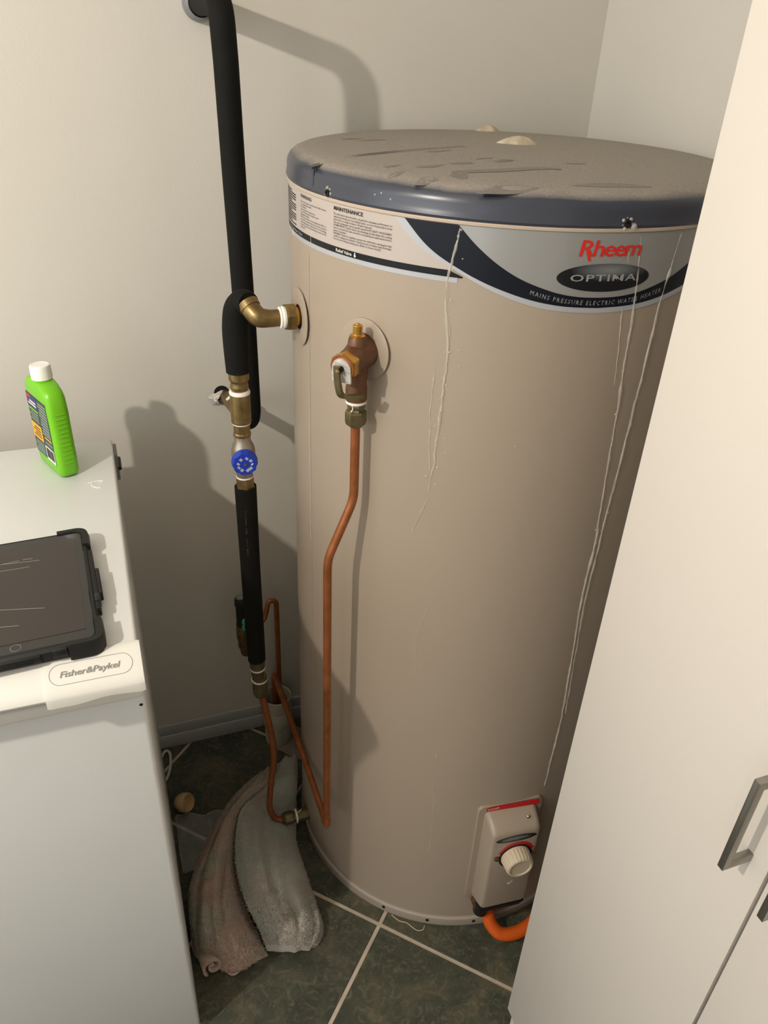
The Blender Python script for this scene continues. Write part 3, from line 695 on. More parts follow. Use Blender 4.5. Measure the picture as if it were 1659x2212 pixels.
# ------------------------------------------------------------------ relief valve
S = Vector((.3088, .9010, 1.1655)); vd = Vector((math.cos(rad(-135)), math.sin(rad(-135)), -.06)).normalized()
rv = thing('relief_valve', 'bronze pressure relief valve with brass lever on the front of the heater', 'valve', S+vd*.024-Vector((0, 0, .08)))
obj('valve_body', lathe(B(), [(.0165, -.012), (.0200, -.004), (.0212, .004), (.0205, .014), (.0190, .024), (.0172, .034), (.0165, .046), (.0160, .050), (0, .050)], S, vd, 32), 'bronze', rv)
oc_ = S+vd*.024
obj('outlet', lathe(B(), [(.0150, 0), (.0142, -.026), (.0130, -.034), (.0140, -.042), (.0142, -.056), (.0132, -.060), (0, -.060)], oc_, (0, 0, 1), 28), 'bronze', rv)
obj('top_boss', lathe(B(), [(.0135, .006), (.0125, .016), (.0115, .022), (.0100, .026), (0, .026)], oc_, (0, 0, 1), 24), 'bronze', rv)
obj('brass_plug', lathe(B(), [(.0095, .0245), (.0098, .0275), (.0070, .0285), (.0062, .0295), (.0062, .0395), (.0054, .0405), (.0030, .041), (.0020, .0425), (0, .043)], oc_, (0, 0, 1), 12), 'brass_bright', rv, smooth=20)
obj('hex_collar', lathe(B(), [(.0120, .047), (.0176, .0475), (.0182, .0495), (.0182, .0610), (.0172, .0630), (0, .0630)], S, vd, 6, a0=.5), 'brass_bright', rv, smooth=20)
obj('ring_face', lathe(B(), [(.0165, .0630), (.0160, .0642), (0, .0642)], S, vd, 28), 'copper', rv)
sd = Vector((-vd.y, vd.x, 0)).normalized(); up = vd.cross(sd)*(1 if vd.cross(sd).z > 0 else -1)
def rvp(a, b, h): return S+vd*h+sd*a+up*b
bm = B(); loop = []
for k in range(13): w = rad(180*k/12); loop.append((.0128*math.cos(w), .0128*math.sin(w)))
loop += [(-.0128, -.018), (.0128, -.018)]
loft(bm, [[rvp(a, b, h) for a, b in loop] for h in (.0640, .0668)])
obj('tag_plate', bm, 'foil', rv, smooth=0)
obj('lever_stem', lathe(B(), [(0, .066), (.0040, .066), (.0040, .074), (0, .074)], S, vd, 14), 'dark_hole', rv)
lp_ = [rvp(-.002, .006, .0735), rvp(-.001, -.012, .0750), rvp(.002, -.033, .0740), rvp(.012, -.0375, .0640), rvp(.021, -.0385, .0500)]
pts = fillet(lp_, [.006, .010, .008], 5); bm = B(); prev = None
for i, p in enumerate(pts):
    t = (pts[min(i+1, len(pts)-1)]-pts[max(i-1, 0)]).normalized(); side = vd.cross(t)
    if side.length < .3: side = sd.copy()
    side = (sd-t*sd.dot(t)).normalized() if abs(sd.dot(t)) < .8 else (vd-t*vd.dot(t)).normalized(); nn = t.cross(side)
    cur = [bm.verts.new(p+side*a+nn*b) for a, b in ((-.0036, -.0028), (.0036, -.0028), (.0036, .0028), (-.0036, .0028))]
    if prev:
        for k in range(4): bm.faces.new((prev[k], prev[(k+1) % 4], cur[(k+1) % 4], cur[k]))
    else: bm.faces.new(cur)
    prev = cur
bm.faces.new(prev); lv = obj('lever', bm, 'olive_brass', rv, smooth=40); lv['label'] = 'hooked brass easing lever'
obj('lever_pin', lathe(B(), [(0, .0745), (.0030, .0745), (.0030, .0775), (.0012, .078), (0, .0765)], S, vd, 12), 'brass', rv)
obj('thread_tape', lathe(B(), [(.010, -.0585), (.0138, -.0590), (.0136, -.0625), (.010, -.0630)], oc_, (0, 0, 1), 24), 'tape_white', rv)
obj('tape_wisp', tube(B(), crom([oc_+vd*.0125+Vector((0, 0, -.061)), oc_+vd*.0128+Vector((.002, 0, -.066)), oc_+vd*.0125+Vector((-.001, -.001, -.071))], 5), .0007, 6), 'tape_white', rv)
obj('compression_body', lathe(B(), [(0, -.0610), (.0118, -.0620), (.0125, -.0660), (.0112, -.0710), (.0120, -.0730), (0, -.0730)], oc_, (0, 0, 1), 6), 'olive_brass', rv, smooth=20)
obj('compression_nut', lathe(B(), [(0, -.0725), (.0130, -.0735), (.0142, -.0760), (.0142, -.0890), (.0128, -.0940), (.0100, -.0955), (0, -.0955)], oc_, (0, 0, 1), 6, a0=.26), 'olive_brass', rv, smooth=20)

# ------------------------------------------------------------------ copper drain from the relief valve to the floor drain
cd_ = thing('relief_drain_pipe', 'copper drain pipe running down the heater front and back to the drain', 'pipe', (.2524, .879, .25))
ox, oy = oc_.x, oc_.y
up_path = fillet([(ox, oy, 1.073), (ox, oy, .955), (.2524, .879, .862), (.2524, .879, .262)], [.016, .016], 6)
obj('down_pipe', tube(B(), up_path, .0064, 18), 'copper', cd_)
obj('return_pipe', tube(B(), fillet([(.2524, .8775, .2615), (.2515, 1.065, .2610), (.2515, 1.20, .250), (.2510, 1.318, .238), (.2535, 1.338, .215), (.2545, 1.340, .125)], [.05, .05, .012, .012], 5), .0064, 18), 'copper', cd_)
obj('elbow_joint', tube(B(), fillet([(.2524, .879, .275), (.2524, .879, .2605), (.2523, .894, .2613)], .006, 5), .0074, 18), 'copper', cd_)
obj('pipe_joint', tube(B(), [(.2515, 1.085, .2594), (.2515, 1.105, .2578)], .0076, 18), 'copper', cd_)

# ------------------------------------------------------------------ cold-water expansion valve and its drain
ev = thing('expansion_valve', 'dark capped expansion valve with green tag on the wall behind the lagged pipe', 'valve', (.184, 1.305, .33))
EX, EY = .1835, 1.305
obj('valve_cap', lathe(B(), [(0, .488), (.0105, .488), (.0125, .484), (.0130, .470), (.0115, .466), (0, .466)], (EX, EY, 0), seg=20), 'black_plastic', ev)
obj('cap_top', lathe(B(), [(0, .489), (.0085, .489), (.0085, .4878), (0, .4878)], (EX, EY, 0), seg=20), 'grey_plastic', ev)
obj('bonnet', lathe(B(), [(0, .467), (.0112, .467), (.0112, .425), (.0125, .415), (0, .415)], (EX, EY, 0), seg=20), 'black_plastic', ev)
obj('green_tag', torus(torus(B(), (EX+.007, EY-.014, .432), (.3, -1, .3), .0065, .0028), (EX+.006, EY-.014, .417), (.3, -1, .3), .0060, .0028), 'green_plastic', ev)
obj('valve_body', lathe(B(), [(0, .416), (.0120, .416), (.0135, .405), (.0135, .380), (.0110, .372), (.0118, .356), (.0100, .350), (0, .350)], (EX, EY, 0), seg=12), 'brass', ev, smooth=20)
obj('lower_stub', tube(B(), fillet([(EX+.001, EY, .353), (EX+.003, EY, .330), (EX+.016, EY+.03, .322), (EX+.016, 1.4005, .322)], .012, 5), .0095, 16), 'bronze', ev)
obj('side_stub', tube(B(), [(EX, EY, .396), (EX+.03, EY+.01, .396)], .0090, 16), 'brass', ev)
cc = obj('expansion_drain_pipe', tube(B(), fillet([(EX+.026, EY+.009, .396), (.236, 1.325, .398), (.248, 1.330, .447), (.2655, 1.332, .440), (.2660, 1.336, .33), (.2660, 1.340, .120)], [.014, .018, .016, .05], 6), .0058, 16), 'copper')
tag(cc, 'thin copper drain pipe hooping over behind the lagged drop into the drain', 'pipe')

dr = thing('drain_pipe', 'cream plastic floor drain standing open against the wall behind the heater', 'drain', (.2600, 1.3420, 0))
DX, DY = .2600, 1.3430
obj('upper_funnel', lathe(B(), [(.0300, .062), (.0335, .066), (.0340, .108), (.0345, .146), (.0330, .1475), (.0312, .146), (.0305, .070), (0, .066)], (DX, DY, 0), seg=36, close=False), 'pvc', dr)
obj('collar', lathe(B(), [(.0330, .058), (.0358, .060), (.0362, .064), (.0358, .104), (.0345, .107), (.0330, .107), (.0330, .058)], (DX, DY, 0), seg=36, close=False), 'pvc', dr)
obj('lower_pipe', lathe(B(), [(.0300, .0015), (.0325, .0015), (.0325, .050), (.0310, .053), (.0310, .062), (0, .062)], (DX, DY, 0), seg=36, close=False), 'pvc', dr)
mp = mound('mortar_patch', (.290, 1.318, .0012), .070, .045, .0025, -.75, 'mortar', None, 9)
tag(mp, 'rough grey mortar patch on the floor around the drain', 'mortar')

# ------------------------------------------------------------------ chest freezer
FX, FYF, FZ = -.0200, .727, .900
fz = thing('chest_freezer', 'white chest freezer with lettered handle strip on the left', 'freezer', (-.5, 1.0, 0))
FL = -1.05; BK = 1.276
obj('body', box(B(), FL, FX, FYF, BK, .022, .8268, .006, 3), 'freezer_white', fz)
for x in (FL+.08, FX-.08):
    for y in (FYF+.08, BK-.06): obj('foot', lathe(B(), [(0, .0005), (.02, .0005), (.02, .024), (0, .024)], (x, y, 0), seg=16), 'black_plastic', fz)
obj('body_rim', box(B(), FL, FX+.0006, FYF-.013, BK, .8265, .8460, .006, 3), 'freezer_trim', fz)
obj('lid_seal', box(B(), FL+.004, FX-.004, FYF+.002, BK-.004, .8455, .8540, .003, 2), 'freezer_seal', fz)
lidf = obj('lid', box(B(), FL, FX+.0012, FYF-.004, BK, .8530, FZ, .0045, 3), 'freezer_white', fz)
def extr(bm, prof, x0, x1):
    A = [bm.verts.new((x0, y, z)) for y, z in prof]; C = [bm.verts.new((x1, y, z)) for y, z in prof]; n = len(prof)
    for i in range(n): bm.faces.new((A[i], A[(i+1) % n], C[(i+1) % n], C[i]))
    bm.faces.new(A); bm.faces.new(C); return bm
pr = [(.7320, .9006), (.7275, .9012), (.7230, .8990), (.6985, .8815), (.6935, .8765), (.6920, .8725), (.6935, .8690), (.7000, .8675), (.7200, .8700), (.7320, .8720)]
hs = obj('handle_strip', extr(B(), pr, FL, -.1215), 'freezer_trim', fz, smooth=35)
# end cap of the handle, slightly proud, its underside arched
SEG = 26; bm = B(); rings = []
for k in range(SEG+1):
    x = -.1215+(.1215-.0165)*k/SEG; t = k/SEG
    dz = -.0050-.0055*math.exp(-((t-1.0)/.16)**2)*0 - .0035*(1-math.sin(math.pi*min(1, max(0, (t-.25)/.75)))**2)
    sq = 0 if 0 < k < SEG else .0008
    P_ = [(.7335, .9012), (.7280, .9024), (.7225, .9002), (.6968, .8822), (.6912, .8765), (.6898, .8722), (.6905, .8690+dz), (.6960, .8662+dz), (.7180, .8680+dz), (.7335, .8700)]
    cy, cz = .712, .883
    rings.append([bm.verts.new((x, y+(cy-y)*sq*30, z+(cz-z)*sq*30)) for y, z in P_])
n = len(rings[0])
for A, C in zip(rings, rings[1:]):
    for i in range(n): bm.faces.new((A[i], A[(i+1) % n], C[(i+1) % n], C[i]))
bm.faces.new(rings[0]); bm.faces.new(rings[-1])
hc = obj('handle_cap', bm, 'freezer_trim', fz, smooth=35)
# slope frame of the cap: x along, s down the slope
sa, sb = Vector((0, .7225, .9002)), Vector((0, .6968, .8822)); sdv = (sb-sa); sl = sdv.length; sdv.normalize(); snr = Vector((0, -sdv.z, sdv.y)); snr = snr if snr.z > 0 else -snr
def on_slope(x, s_, h=.0004): return Vector((x, 0, 0))+sa+sdv*s_+snr*h
loop = []
ro = .0118; xl, xr = -.1035, -.0385
for k in range(17): w = rad(-90+180*k/16); loop.append((xr+ro*math.cos(w), sl/2-ro*math.sin(w)*1.0))
for k in range(17): w = rad(90+180*k/16); loop.append((xl+ro*math.cos(w), sl/2-ro*math.sin(w)*1.0))
obj('badge_outline', tube(B(), [on_slope(x, s_, .0002) for x, s_ in loop+loop[:1]], .00028, 6, cap=False), 'line_grey', hc)
t = fit_text('Fisher&Paykel', .0645, .0068, shear=.22, weight=.012, spacing=.95)
o = obj('lettering', place(t, lambda x, y: on_slope(-.1042+x, sl/2+.0036-y, .0006)), 'logo_grey', hc, smooth=0); o['label'] = 'grey slanted lettering'
# back hinge
bm = B(); box(bm, FX-.002, FX+.006, BK-.05, BK-.004, .845, .893, .002); hg = obj('hinge', bm, 'grey_plastic', fz)
obj('hinge_pin', tube(B(), [(FX+.0075, BK-.052, .868), (FX+.0075, BK-.012, .868)], .003, 10), 'black_plastic', hg)
bm = B()
for q in ([(-.062, 1.128), (-.045, 1.131), (-.040, 1.126), (-.046, 1.122)], [(-.055, 1.129), (-.056, 1.118), (-.050, 1.110), (-.044, 1.108)]):
    tube(bm, crom([(x, y, FZ+.0001) for x, y in q], 6), .0007, 5)
o = obj('scratch_mark', bm, 'cap_white', lidf); o['label'] = 'pale squiggle scratched on the lid'
obj('chip_mark', lathe(B(), [(0, 0), (.0022, 0), (.0022, .0003), (0, .0003)], (FX-.006, FYF-.0001, .805), (0, -1, 0), 8), 'dark_hole', fz)

# ------------------------------------------------------------------ green bottle on the freezer
BO = Vector((-.1020, 1.1960, FZ)); bw = Vector((-.38, .925, 0)).normalized(); bt = Vector((.925, .38, 0)).normalized()
gb = thing('plastic_bottle', 'bright green flat plastic bottle with white cap standing on the freezer', 'bottle', BO)
def bp_(a, b, z): return BO+bw*a+bt*b+Vector((0, 0, z))
def rr2(a0, a1, b, r, n=4):
    r = min(r, (a1-a0)*.49, b*.98); out = []
    for ca, cb, s_ in ((a1-r, b-r, 0), (a0+r, b-r, 90), (a0+r, -b+r, 180), (a1-r, -b+r, 270)):
        for k in range(n+1): w = rad(s_+90*k/n); out.append((ca+r*math.cos(w), cb+r*math.sin(w)))
    return out
secs = [(.0008, -.040, .040, .0125, .009), (.003, -.0445, .0440, .0145, .010), (.008, -.0465, .0462, .0158, .010), (.030, -.0468, .0462, .0158, .009), (.040, -.0468, .0440, .0158, .009), (.055, -.0468, .0405, .0155, .009), (.090, -.0468, .0405, .0155, .009),
        (.105, -.0468, .0440, .0158, .009), (.115, -.0465, .0462, .0158, .010), (.130, -.0450, .0465, .0158, .011), (.138, -.0410, .0450, .0152, .012), (.1440, -.034, .040, .0145, .013), (.1475, -.024, .030, .0140, .0135), (.1490, -.0140, .0140, .0135, .0132), (.1530, -.0135, .0135, .0132, .0130)]
bm = loft(B(), [[bp_(a, b, z) for a, b in rr2(a0, a1, hb, r)] for z, a0, a1, hb, r in secs])
bb = obj('bottle_body', bm, 'bottle_green', gb, smooth=50)
bm = B(); kx, ky, kz = frame((0, 0, 1)); rings = []; seg = 60
for r, h, w in ((.0140, .1505, 0), (.0152, .1510, 0), (.0153, .1525, 1), (.0150, .1690, 1), (.0140, .1715, 0), (.0115, .1722, 0), (.0105, .1716, 0), (0, .1716, 0)):
    rings.append([bm.verts.new(bp_(0, 0, h))] if r == 0 else [bm.verts.new(bp_(0, 0, h)+(kx*math.cos(2*math.pi*i/seg)+ky*math.sin(2*math.pi*i/seg))*(r-(.0005 if w and i % 2 else 0))) for i in range(seg)])
for A, C in zip(rings, rings[1:]):
    for i in range(seg):
        j = (i+1) % seg; bm.faces.new((A[i], A[j], C[0]) if len(C) == 1 else (A[i], A[j], C[j], C[i]))
bm.faces.new(rings[0]); obj('cap', bm, 'cap_white', gb, smooth=25)
for k in range(12):
    z = .026+k*.0074
    obj('grip_rib', tube(B(), [bp_(-.0466, -.0085, z), bp_(-.0473, -.005, z), bp_(-.0473, .005, z), bp_(-.0466, .0085, z)], [.0006, .0011, .0011, .0006], 6), 'bottle_green', gb)
# label on the broad face (normal -bt); a runs away from the camera
def lab(name, a0, a1, z0, z1, m, parent, h=.0003):
    return obj(name, loft(B(), [[bp_(a, -.0159-d, z) for a, z in ((a0, z0), (a1, z0), (a1, z1), (a0, z1))] for d in (0, h)]), m, parent, smooth=0)
lb = lab('label', -.0360, .0390, .020, .122, 'label_dark', gb)
lab('blue_panel', .0010, .0388, .100, .1215, 'label_blue', lb, .0005); lab('red_tab', .022, .036, .115, .1195, 'print_red', lb, .0007)
for z, w in ((.1085, .024), (.1035, .030)): lab('print_line', .004, .004+w, z, z+.0026, 'print_white', lb, .0007)
lab('green_rule', .0010, .0388, .0945, .0975, 'bottle_green', lb, .0005)
lab('yellow_panel', .0010, .0388, .046, .072, 'label_yellow', lb, .0005)
for k in range(4): lab('print_line', .006, .034-(k % 2)*.006, .051+k*.0047, .0528+k*.0047, 'print_dark', lb, .0007)
for k in range(11): lab('print_line', -.0345, -.0030-(k % 3)*.002, .064+k*.0050, .0668+k*.0050, 'label_text', lb, .0005)
for k in range(4): lab('print_line', .0035, .0370-(k % 2)*.005, .077+k*.0042, .0790+k*.0042, 'label_text', lb, .0005)
for k in range(4): lab('print_line', .0035, .0370-(k % 2)*.004, .024+k*.0050, .0265+k*.0050, 'label_text', lb, .0005)
lab('yellow_rule', -.0345, -.0080, .0580, .0605, 'label_yellow', lb, .0005)
lab('print_line', -.0345, -.0080, .0500, .0525, 'label_text', lb, .0005)
bcz = lab('barcode_panel', -.0345, -.0025, .0205, .0440, 'cap_white', lb, .0005)
rnd = random.Random(3); a = -.0325
while a < -.0060:
    w = rnd.choice((.0005, .0009, .0014)); lab('barcode_bar', a, a+w, .0245, .0420, 'print_dark', lb, .0007); a += w+rnd.choice((.0006, .0010))

# ------------------------------------------------------------------ tablet in a rugged case
tb = thing('tablet', 'black tablet in a rugged rubber case lying on the freezer lid', 'tablet', (-.150, .838, FZ))
TM = Matrix.Translation((-.150, .838, FZ)) @ Matrix.Rotation(rad(3.0), 4, 'Z')
def slab(x0, x1, y0, y1, z0, z1, r, bev=.002):
    bm = B()
    ins = [(z0, bev), (z0+bev, 0), (z1-bev, 0), (z1, bev)]
    loft(bm, [[TM @ Vector((x, y, z)) for x, y in rrect(x0+i, x1-i, y0+i, y1-i, r)] for z, i in ins]); return bm
HW, HL = .0895, .1195
obj('case', slab(-HW, HW, -HL, HL, .0015, .0200, .012, .003), 'rubber_black', tb)
bz = obj('front_bezel', slab(-HW+.0065, HW-.0065, -HL+.0065, HL-.0065, .0180, .0206, .008, .0006), 'glass_black', tb)
scn = obj('screen', slab(-.0745, .0745, -.0965, .0965, .0200, .0210, .0008, .0001), 'screen_off', tb)
obj('home_button', lathe(B(), [(.0052, .0206), (.0058, .0206), (.0058, .0209), (.0052, .0209), (.0052, .0206)], TM @ Vector((0, -.1045, 0)), (0, 0, 1), 28, close=False), 'grey_plastic', tb)
for sx in (-1, 1):
    for sy in (-1, 1):
        bm = B(); loft(bm, [[TM @ Vector((x*sx, y*sy, z)) for x, y in rrect(HW-.030+i, HW+.0035-i, HL-.034+i, HL+.0035-i, .012)] for z, i in ((.001, .002), (.003, 0), (.0205, 0), (.0225, .0025))])
        # keep the corner guard as an L by cutting its inner block away
        bm.free()
        bm = B(); q = fillet([(sx*(HW-.002), sy*(HL-.040), .0115), (sx*(HW-.001), sy*(HL-.001), .0115), (sx*(HW-.036), sy*(HL-.002), .0115)], .014, 8)
        prev = None
        for i, p in enumerate(q):
            t = (q[min(i+1, len(q)-1)]-q[max(i-1, 0)]).normalized(); s_ = Vector((t.y, -t.x, 0))
            cur = [bm.verts.new(TM @ (p+s_*a+Vector((0, 0, b)))) for a, b in ((-.0045, -.0105), (.0045, -.0105), (.0052, .004), (.0035, .0110), (-.0035, .0110), (-.0052, .004))]
            if prev:
                for k in range(6): bm.faces.new((prev[k], prev[(k+1) % 6], cur[(k+1) % 6], cur[k]))
            else: bm.faces.new(cur)
            prev = cur
        bm.faces.new(prev); obj('corner_guard', bm, 'rubber_black', tb, smooth=40)
def tbox(name, x0, x1, y0, y1, z0, z1, m, bev=.0015): return obj(name, box(B(), x0, x1, y0, y1, z0, z1, bev, 2, TM), m, tb)
tbox('side_rail', HW-.003, HW+.0040, -.060, .070, .006, .0185, 'rubber_black'); tbox('latch', HW+.003, HW+.0085, -.028, .026, .004, .0175, 'rubber_black')
tbox('side_rail', HW-.002, HW+.0050, -.046, -.030, .008, .0200, 'black_plastic')
tbox('port_flap', -.030, .024, -HL-.0035, -HL+.003, .006, .0170, 'black_plastic'); tbox('port_flap', .036, .052, -HL-.003, -HL+.002, .008, .0195, 'black_plastic')
tbox('port_opening', -.022, .016, -HL-.0042, -HL, .009, .0140, 'dark_hole', .0005)
for q in ([(-.040, .052), (.018, .050)], [(-.030, .068), (.030, .061)], [(-.012, .0665), (.006, .068)], [(-.045, -.022), (.032, -.042)], [(-.045, -.056), (.004, -.066)], [(.010, .069), (.022, .0675)]):
    obj('screen_scratch', tube(B(), [TM @ Vector((x, y, .0210)) for x, y in q], .00013, 4), 'scratch', scn)

# ------------------------------------------------------------------ towel
LG = [[[0.169, 1.219, 0.01], [0.184, 1.205, 0.05], [0.199, 1.195, 0.075], [0.215, 1.192, 0.08], [0.231, 1.199, 0.075]], [[0.115, 1.191, 0.0], [0.136, 1.176, 0.05], [0.161, 1.164, 0.075], [0.184, 1.148, 0.085], [0.204, 1.145, 0.075]], [[0.074, 1.146, 0.0], [0.092, 1.13, 0.05], [0.106, 1.11, 0.085], [0.119, 1.097, 0.095], [0.135, 1.101, 0.075]], [[0.025, 1.072, 0.0], [0.041, 1.059, 0.05], [0.06, 1.04, 0.09], [0.083, 1.031, 0.1], [0.106, 1.04, 0.07]], [[-0.003, 0.993, 0.0], [0.006, 0.987, 0.06], [0.031, 0.966, 0.1], [0.066, 0.955, 0.1], [0.095, 0.965, 0.065]], [[-0.012, 0.94, 0.0], [-0.006, 0.935, 0.06], [0.018, 0.909, 0.095], [0.055, 0.892, 0.095], [0.1, 0.898, 0.055]], [[-0.013, 0.884, 0.0], [-0.010, 0.881, 0.05], [0.01, 0.857, 0.085], [0.058, 0.844, 0.08], [0.112, 0.849, 0.05]], [[-0.013, 0.851, 0.0], [-0.010, 0.848, 0.035], [0.008, 0.829, 0.06], [0.06, 0.814, 0.055], [0.117, 0.821, 0.04]], [[-0.012, 0.834, 0.0], [-0.009, 0.829, 0.01], [0.011, 0.817, 0.012], [0.056, 0.805, 0.01], [0.119, 0.82, 0.005]]]
RG = [[[0.227, 1.21, 0.06], [0.246, 1.208, 0.078], [0.267, 1.202, 0.085], [0.271, 1.194, 0.075], [0.271, 1.195, 0.03]], [[0.185, 1.142, 0.08], [0.214, 1.141, 0.085], [0.243, 1.132, 0.085], [0.251, 1.125, 0.07], [0.253, 1.132, 0.02]], [[0.127, 1.089, 0.09], [0.163, 1.1, 0.075], [0.203, 1.1, 0.055], [0.229, 1.095, 0.045], [0.243, 1.093, 0.01]], [[0.1, 1.031, 0.085], [0.134, 1.02, 0.1], [0.173, 1.029, 0.08], [0.206, 1.02, 0.06], [0.228, 1.032, 0.01]], [[0.088, 0.957, 0.08], [0.122, 0.937, 0.115], [0.166, 0.928, 0.115], [0.209, 0.945, 0.075], [0.23, 0.97, 0.01]], [[0.093, 0.891, 0.07], [0.126, 0.87, 0.1], [0.169, 0.864, 0.095], [0.213, 0.875, 0.06], [0.233, 0.888, 0.01]], [[0.107, 0.847, 0.055], [0.134, 0.828, 0.08], [0.177, 0.822, 0.075], [0.217, 0.83, 0.045], [0.235, 0.839, 0.0]], [[0.114, 0.826, 0.04], [0.139, 0.815, 0.045], [0.172, 0.804, 0.045], [0.204, 0.807, 0.03], [0.224, 0.818, 0.0]], [[0.119, 0.828, 0.0], [0.138, 0.82, 0.003], [0.172, 0.809, 0.003], [0.199, 0.806, 0.003], [0.214, 0.809, 0.0]]]
for r_ in LG[1:]:
    r_[4][2] = max(.002, r_[4][2]-.032)                           # inner edge of the pink half tucks under the grey half
for r_ in RG[2:7]: r_[0][2] += .006
for k_ in (7, 8):
    for c_ in (0, 1, 2): LG[k_][c_][1] += (.030, .026, .014)[c_]      # front corner stops short of the rolled edge
tw = thing('towel', 'damp crumpled pink and grey towel on the floor beside the heater', 'towel', (.11, 1.0, 0))
from mathutils import noise as mnoise
def cloth(name, G, m, seed, n=8, th=.005, folds=()):
    rows = [crom(r, n) for r in G]; cols = list(zip(*rows)); grid = [crom(c, n) for c in cols]     # grid[col][row]
    bm = B(); V = []; nc, nr = len(grid), len(grid[0])
    for i in range(nc):
        cur = []
        for j in range(nr):
            p = grid[i][j].copy(); edge = min(1, 3*min(i, nc-1-i)/nc+.15)
            u, v = i/(nc-1), j/(nr-1)
            d = .013*mnoise.noise(Vector((u*5.5+seed, v*2.2+.25*math.sin(u*9), seed)))+.007*mnoise.noise(Vector((u*13+seed, v*4, 2)))+.003*mnoise.noise(p*60)+.0016*mnoise.noise(p*190)
            for fu, fw_, fd, v0, v1 in folds:
                fc = fu+.06*math.sin(v*5+seed); d -= fd*math.exp(-((u-fc)/fw_)**2)*(1 if v0 < v < v1 else .15)
            p.z = max(.004, p.z+d*edge); cur.append(bm.verts.new(p))
        V.append(cur)
    for i in range(nc-1):
        for j in range(nr-1): bm.faces.new((V[i][j], V[i+1][j], V[i+1][j+1], V[i][j+1]))
    bmesh.ops.recalc_face_normals(bm, faces=bm.faces)
    if sum(f.normal.z for f in bm.faces) < 0: bmesh.ops.reverse_faces(bm, faces=bm.faces)
    P = np.array([[tuple(v.co) for v in c] for c in V]); nn = 24000; rng = np.random.default_rng(seed)
    fi, fj = rng.random(nn)*(nc-1.001), rng.random(nn)*(nr-1.001); I, J = fi.astype(int), fj.astype(int); a, b = (fi-I)[:, None], (fj-J)[:, None]
    c0 = P[I, J]*(1-a)*(1-b)+P[I+1, J]*a*(1-b)+P[I, J+1]*(1-a)*b+P[I+1, J+1]*a*b
    nv = np.cross(P[I+1, J]-P[I, J], P[I, J+1]-P[I, J]); nv /= np.linalg.norm(nv, axis=1)[:, None]+1e-9; nv *= np.sign(nv[:, 2:])+(nv[:, 2:] == 0)
    tip = nv+rng.normal(0, .42, (nn, 3)); tip /= np.linalg.norm(tip, axis=1)[:, None]; sd_ = np.cross(tip, rng.normal(0, 1, (nn, 3))); sd_ /= np.linalg.norm(sd_, axis=1)[:, None]
    hgt = (.0010+.0018*rng.random(nn))[:, None]; w_ = .0008
    vv = np.stack([c0-sd_*w_, c0+sd_*w_, c0+tip*hgt+sd_*w_*.7, c0+tip*hgt-sd_*w_*.7], 1).reshape(-1, 3)-np.array(OFF[tw]); vv[:, 2] = np.maximum(vv[:, 2], .0006)
    me = bpy.data.meshes.new('terry_pile'); me.from_pydata(vv.tolist(), [], np.arange(nn*4).reshape(-1, 4).tolist()); me.materials.append(MATS[m])
    pile = bpy.data.objects.new('terry_pile', me); pile.parent = tw; COL.objects.link(pile); pile['kind'] = 'stuff'
    o = obj(name, bm, m, tw, smooth=180)
    s_ = o.modifiers.new('thick', 'SOLIDIFY'); s_.thickness = th; s_.offset = -1
    sb = o.modifiers.new('sub', 'SUBSURF'); sb.levels = 1; sb.render_levels = 1
    return o
cloth('pink_fold', LG, 'terry_pink', 1, 10, .006, ((.46, .045, .030, .2, .97), (.74, .04, .022, .4, 1.0), (.24, .04, .016, .45, .95)))
cloth('grey_fold', RG, 'terry_grey', 5, 10, .006, ((.33, .04, .014, .25, .6), (.7, .06, .018, .55, 1.0), (.48, .04, .014, .62, 1.0)))
# rolled hem at the front corner
bm = B(); prev = None
A0, A1 = Vector((.017, .812, .034)), Vector((.006, .895, .004))
spir = []
for k in range(40):
    w = k/39; a = 1.1+w*1.45*2*math.pi; r = .0050+.0135*w; spir.append((r*math.cos(a), r*math.sin(a)))
ad = (A1-A0).normalized(); s1 = ad.cross(Vector((0, 0, 1))).normalized(); s2_ = s1.cross(ad)
rings = []
for i in range(15):
    t = i/14; c = A0.lerp(A1, t); k_ = 1.16
    rings.append([bm.verts.new(c+s1*(x*k_)+s2_*(y*k_*.9)+Vector((0, 0, .002*math.sin(t*9)))) for x, y in spir])
for A, C in zip(rings, rings[1:]):
    for k in range(len(spir)-1): bm.faces.new((A[k], A[k+1], C[k+1], C[k]))
o = obj('rolled_hem', bm, 'terry_pink', tw, smooth=180); s_ = o.modifiers.new('thick', 'SOLIDIFY'); s_.thickness = .0042
for v in o.data.vertices:
    if v.co.z < .003: v.co.z = .003

# ------------------------------------------------------------------ bits on the floor
bm = B(); N = 26; rnd = random.Random(12); V = []
for i in range(N):
    row = []
    for j in range(N):
        u, v = i/(N-1), j/(N-1); p = Vector((-.008+.095*u-.03*v, 1.185-.155*v-.02*u, 0))
        p.x = max(p.x, -.012)
        e = .004*abs(mnoise.noise(p*60))+.010*abs(mnoise.noise(p*22+Vector((3, 0, 0))))+(.006 if i in (0, N-1) or j in (0, N-1) else 0)*abs(mnoise.noise(p*40+Vector((9, 0, 0))))
        row.append(bm.verts.new(p+Vector((.022*mnoise.noise(p*24), .022*mnoise.noise(p*24+Vector((5, 0, 0))), .0015+1.4*e))))
    V.append(row)
for i in range(N-1):
    for j in range(N-1): bm.faces.new((V[i][j], V[i+1][j], V[i+1][j+1], V[i][j+1]))
for row in V:
    for v in row: v.co.x = max(v.co.x, -.012)
ring = [V[i][0].co.copy() for i in range(N)]+[V[N-1][j].co.copy() for j in range(1, N)]+[V[i][N-1].co.copy() for i in range(N-2, -1, -1)]+[V[0][j].co.copy() for j in range(N-2, 0, -1)]
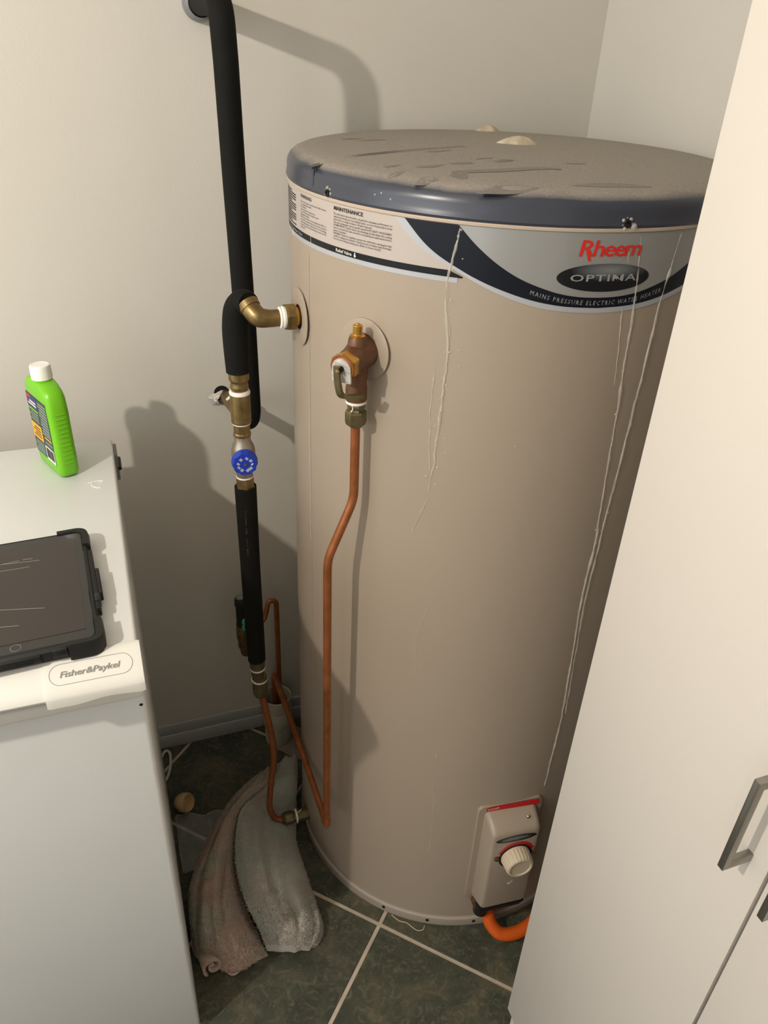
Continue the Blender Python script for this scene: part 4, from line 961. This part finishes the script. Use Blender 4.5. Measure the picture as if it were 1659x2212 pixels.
ps = tag(obj('plastic_sheet', bm, 'bag_clear', smooth=60), 'crumpled clear plastic sheet on the floor between freezer and towel', 'plastic sheet')
obj('sheet_edge', tube(B(), ring+ring[:1], [.0004, .0012, .0005, .0014, .0004, .0010, .0004], 6, cap=False), 'clear_run', ps)
bm = lathe(B(), [(.005, .0), (.015, .005), (.021, .017), (.0215, .031), (.019, .036), (.0172, .031), (.013, .012), (0, .007)], (-.004, 1.208, .022), (.62, -.55, .35), 22)
for v in bm.verts: v.co.z = max(.001, v.co.z)
tag(obj('cream_cup_scrap', bm, 'cream_scrap', smooth=50), 'small cream cup-shaped scrap lying against the freezer side', 'scrap')
tag(obj('power_cord', tube(B(), crom([(-.028, 1.352, .004), (-.014, 1.378, .004), (-.004, 1.372, .005), (-.003, 1.350, .006), (-.008, 1.320, .005), (-.018, 1.295, .004), (-.03, 1.28, .004)], 8), .0032, 10), 'cable_white'), 'white power cord looping on the floor behind the freezer', 'cord')
tag(obj('loose_thread', tube(B(), crom([(.372, .822, .0012), (.382, .806, .0012), (.395, .797, .0014), (.402, .786, .0012), (.410, .776, .0012), (.421, .774, .0012), (.427, .781, .0012)], 8), .0009, 6), 'thread_pale'), 'curled pale thread on the slate tiles in front of the heater', 'thread')

# ------------------------------------------------------------------ tall cabinet on the right
KX, KY0, KG = .497, .5705, .2755
cb = thing('tall_cabinet', 'tall white two-door cabinet with steel bow handles on the right', 'cabinet', (.70, .1, 0))
obj('carcass', box(B(), KX+.0195, WX-.001, -.030, KY0-.004, .052, 2.10, .001), 'cabinet_side', cb, smooth=0)
obj('plinth', box(B(), KX+.004, WX-.001, -.030, KY0-.0105, .0008, .0515, .001), 'cabinet_white', cb, smooth=0)
def door(y0, y1, hy):
    d = obj('door', box(B(), KX, KX+.0185, y0, y1, .050, 2.10, .0012, 2), 'cabinet_white', cb)
    z0, z1 = .8655, .9855; bm = B()
    box(bm, KX-.0335, KX-.0255, hy-.0035, hy+.0035, z0, z1, .0006)
    box(bm, KX-.0265, KX, hy-.0035, hy+.0035, z0, z0+.010, .0006); box(bm, KX-.0265, KX, hy-.0035, hy+.0035, z1-.010, z1, .0006)
    obj('handle', bm, 'steel', d)
door(KG+.0018, KY0, .2985); door(-.030, KG-.0018, .2475)

# ------------------------------------------------------------------ pendant lamp over the left of the room
cl = thing('pendant_lamp', 'bare pendant lamp holder hanging above the freezer', 'lamp', (LAMP.x, LAMP.y, LAMP.z))
obj('ceiling_rose', lathe(B(), [(0, 2.4495), (.055, 2.4495), (.055, 2.440), (.035, 2.425), (0, 2.425)], (LAMP.x, LAMP.y, 0), seg=28), 'lamp_shell', cl)
obj('flex', tube(B(), [(LAMP.x, LAMP.y, 2.43), (LAMP.x, LAMP.y, LAMP.z+.09)], .003, 8), 'cable_white', cl)
obj('lamp_holder', lathe(B(), [(0, .09), (.010, .09), (.020, .075), (.019, .042), (0, .042)], LAMP, (0, 0, 1), 20), 'lamp_shell', cl)
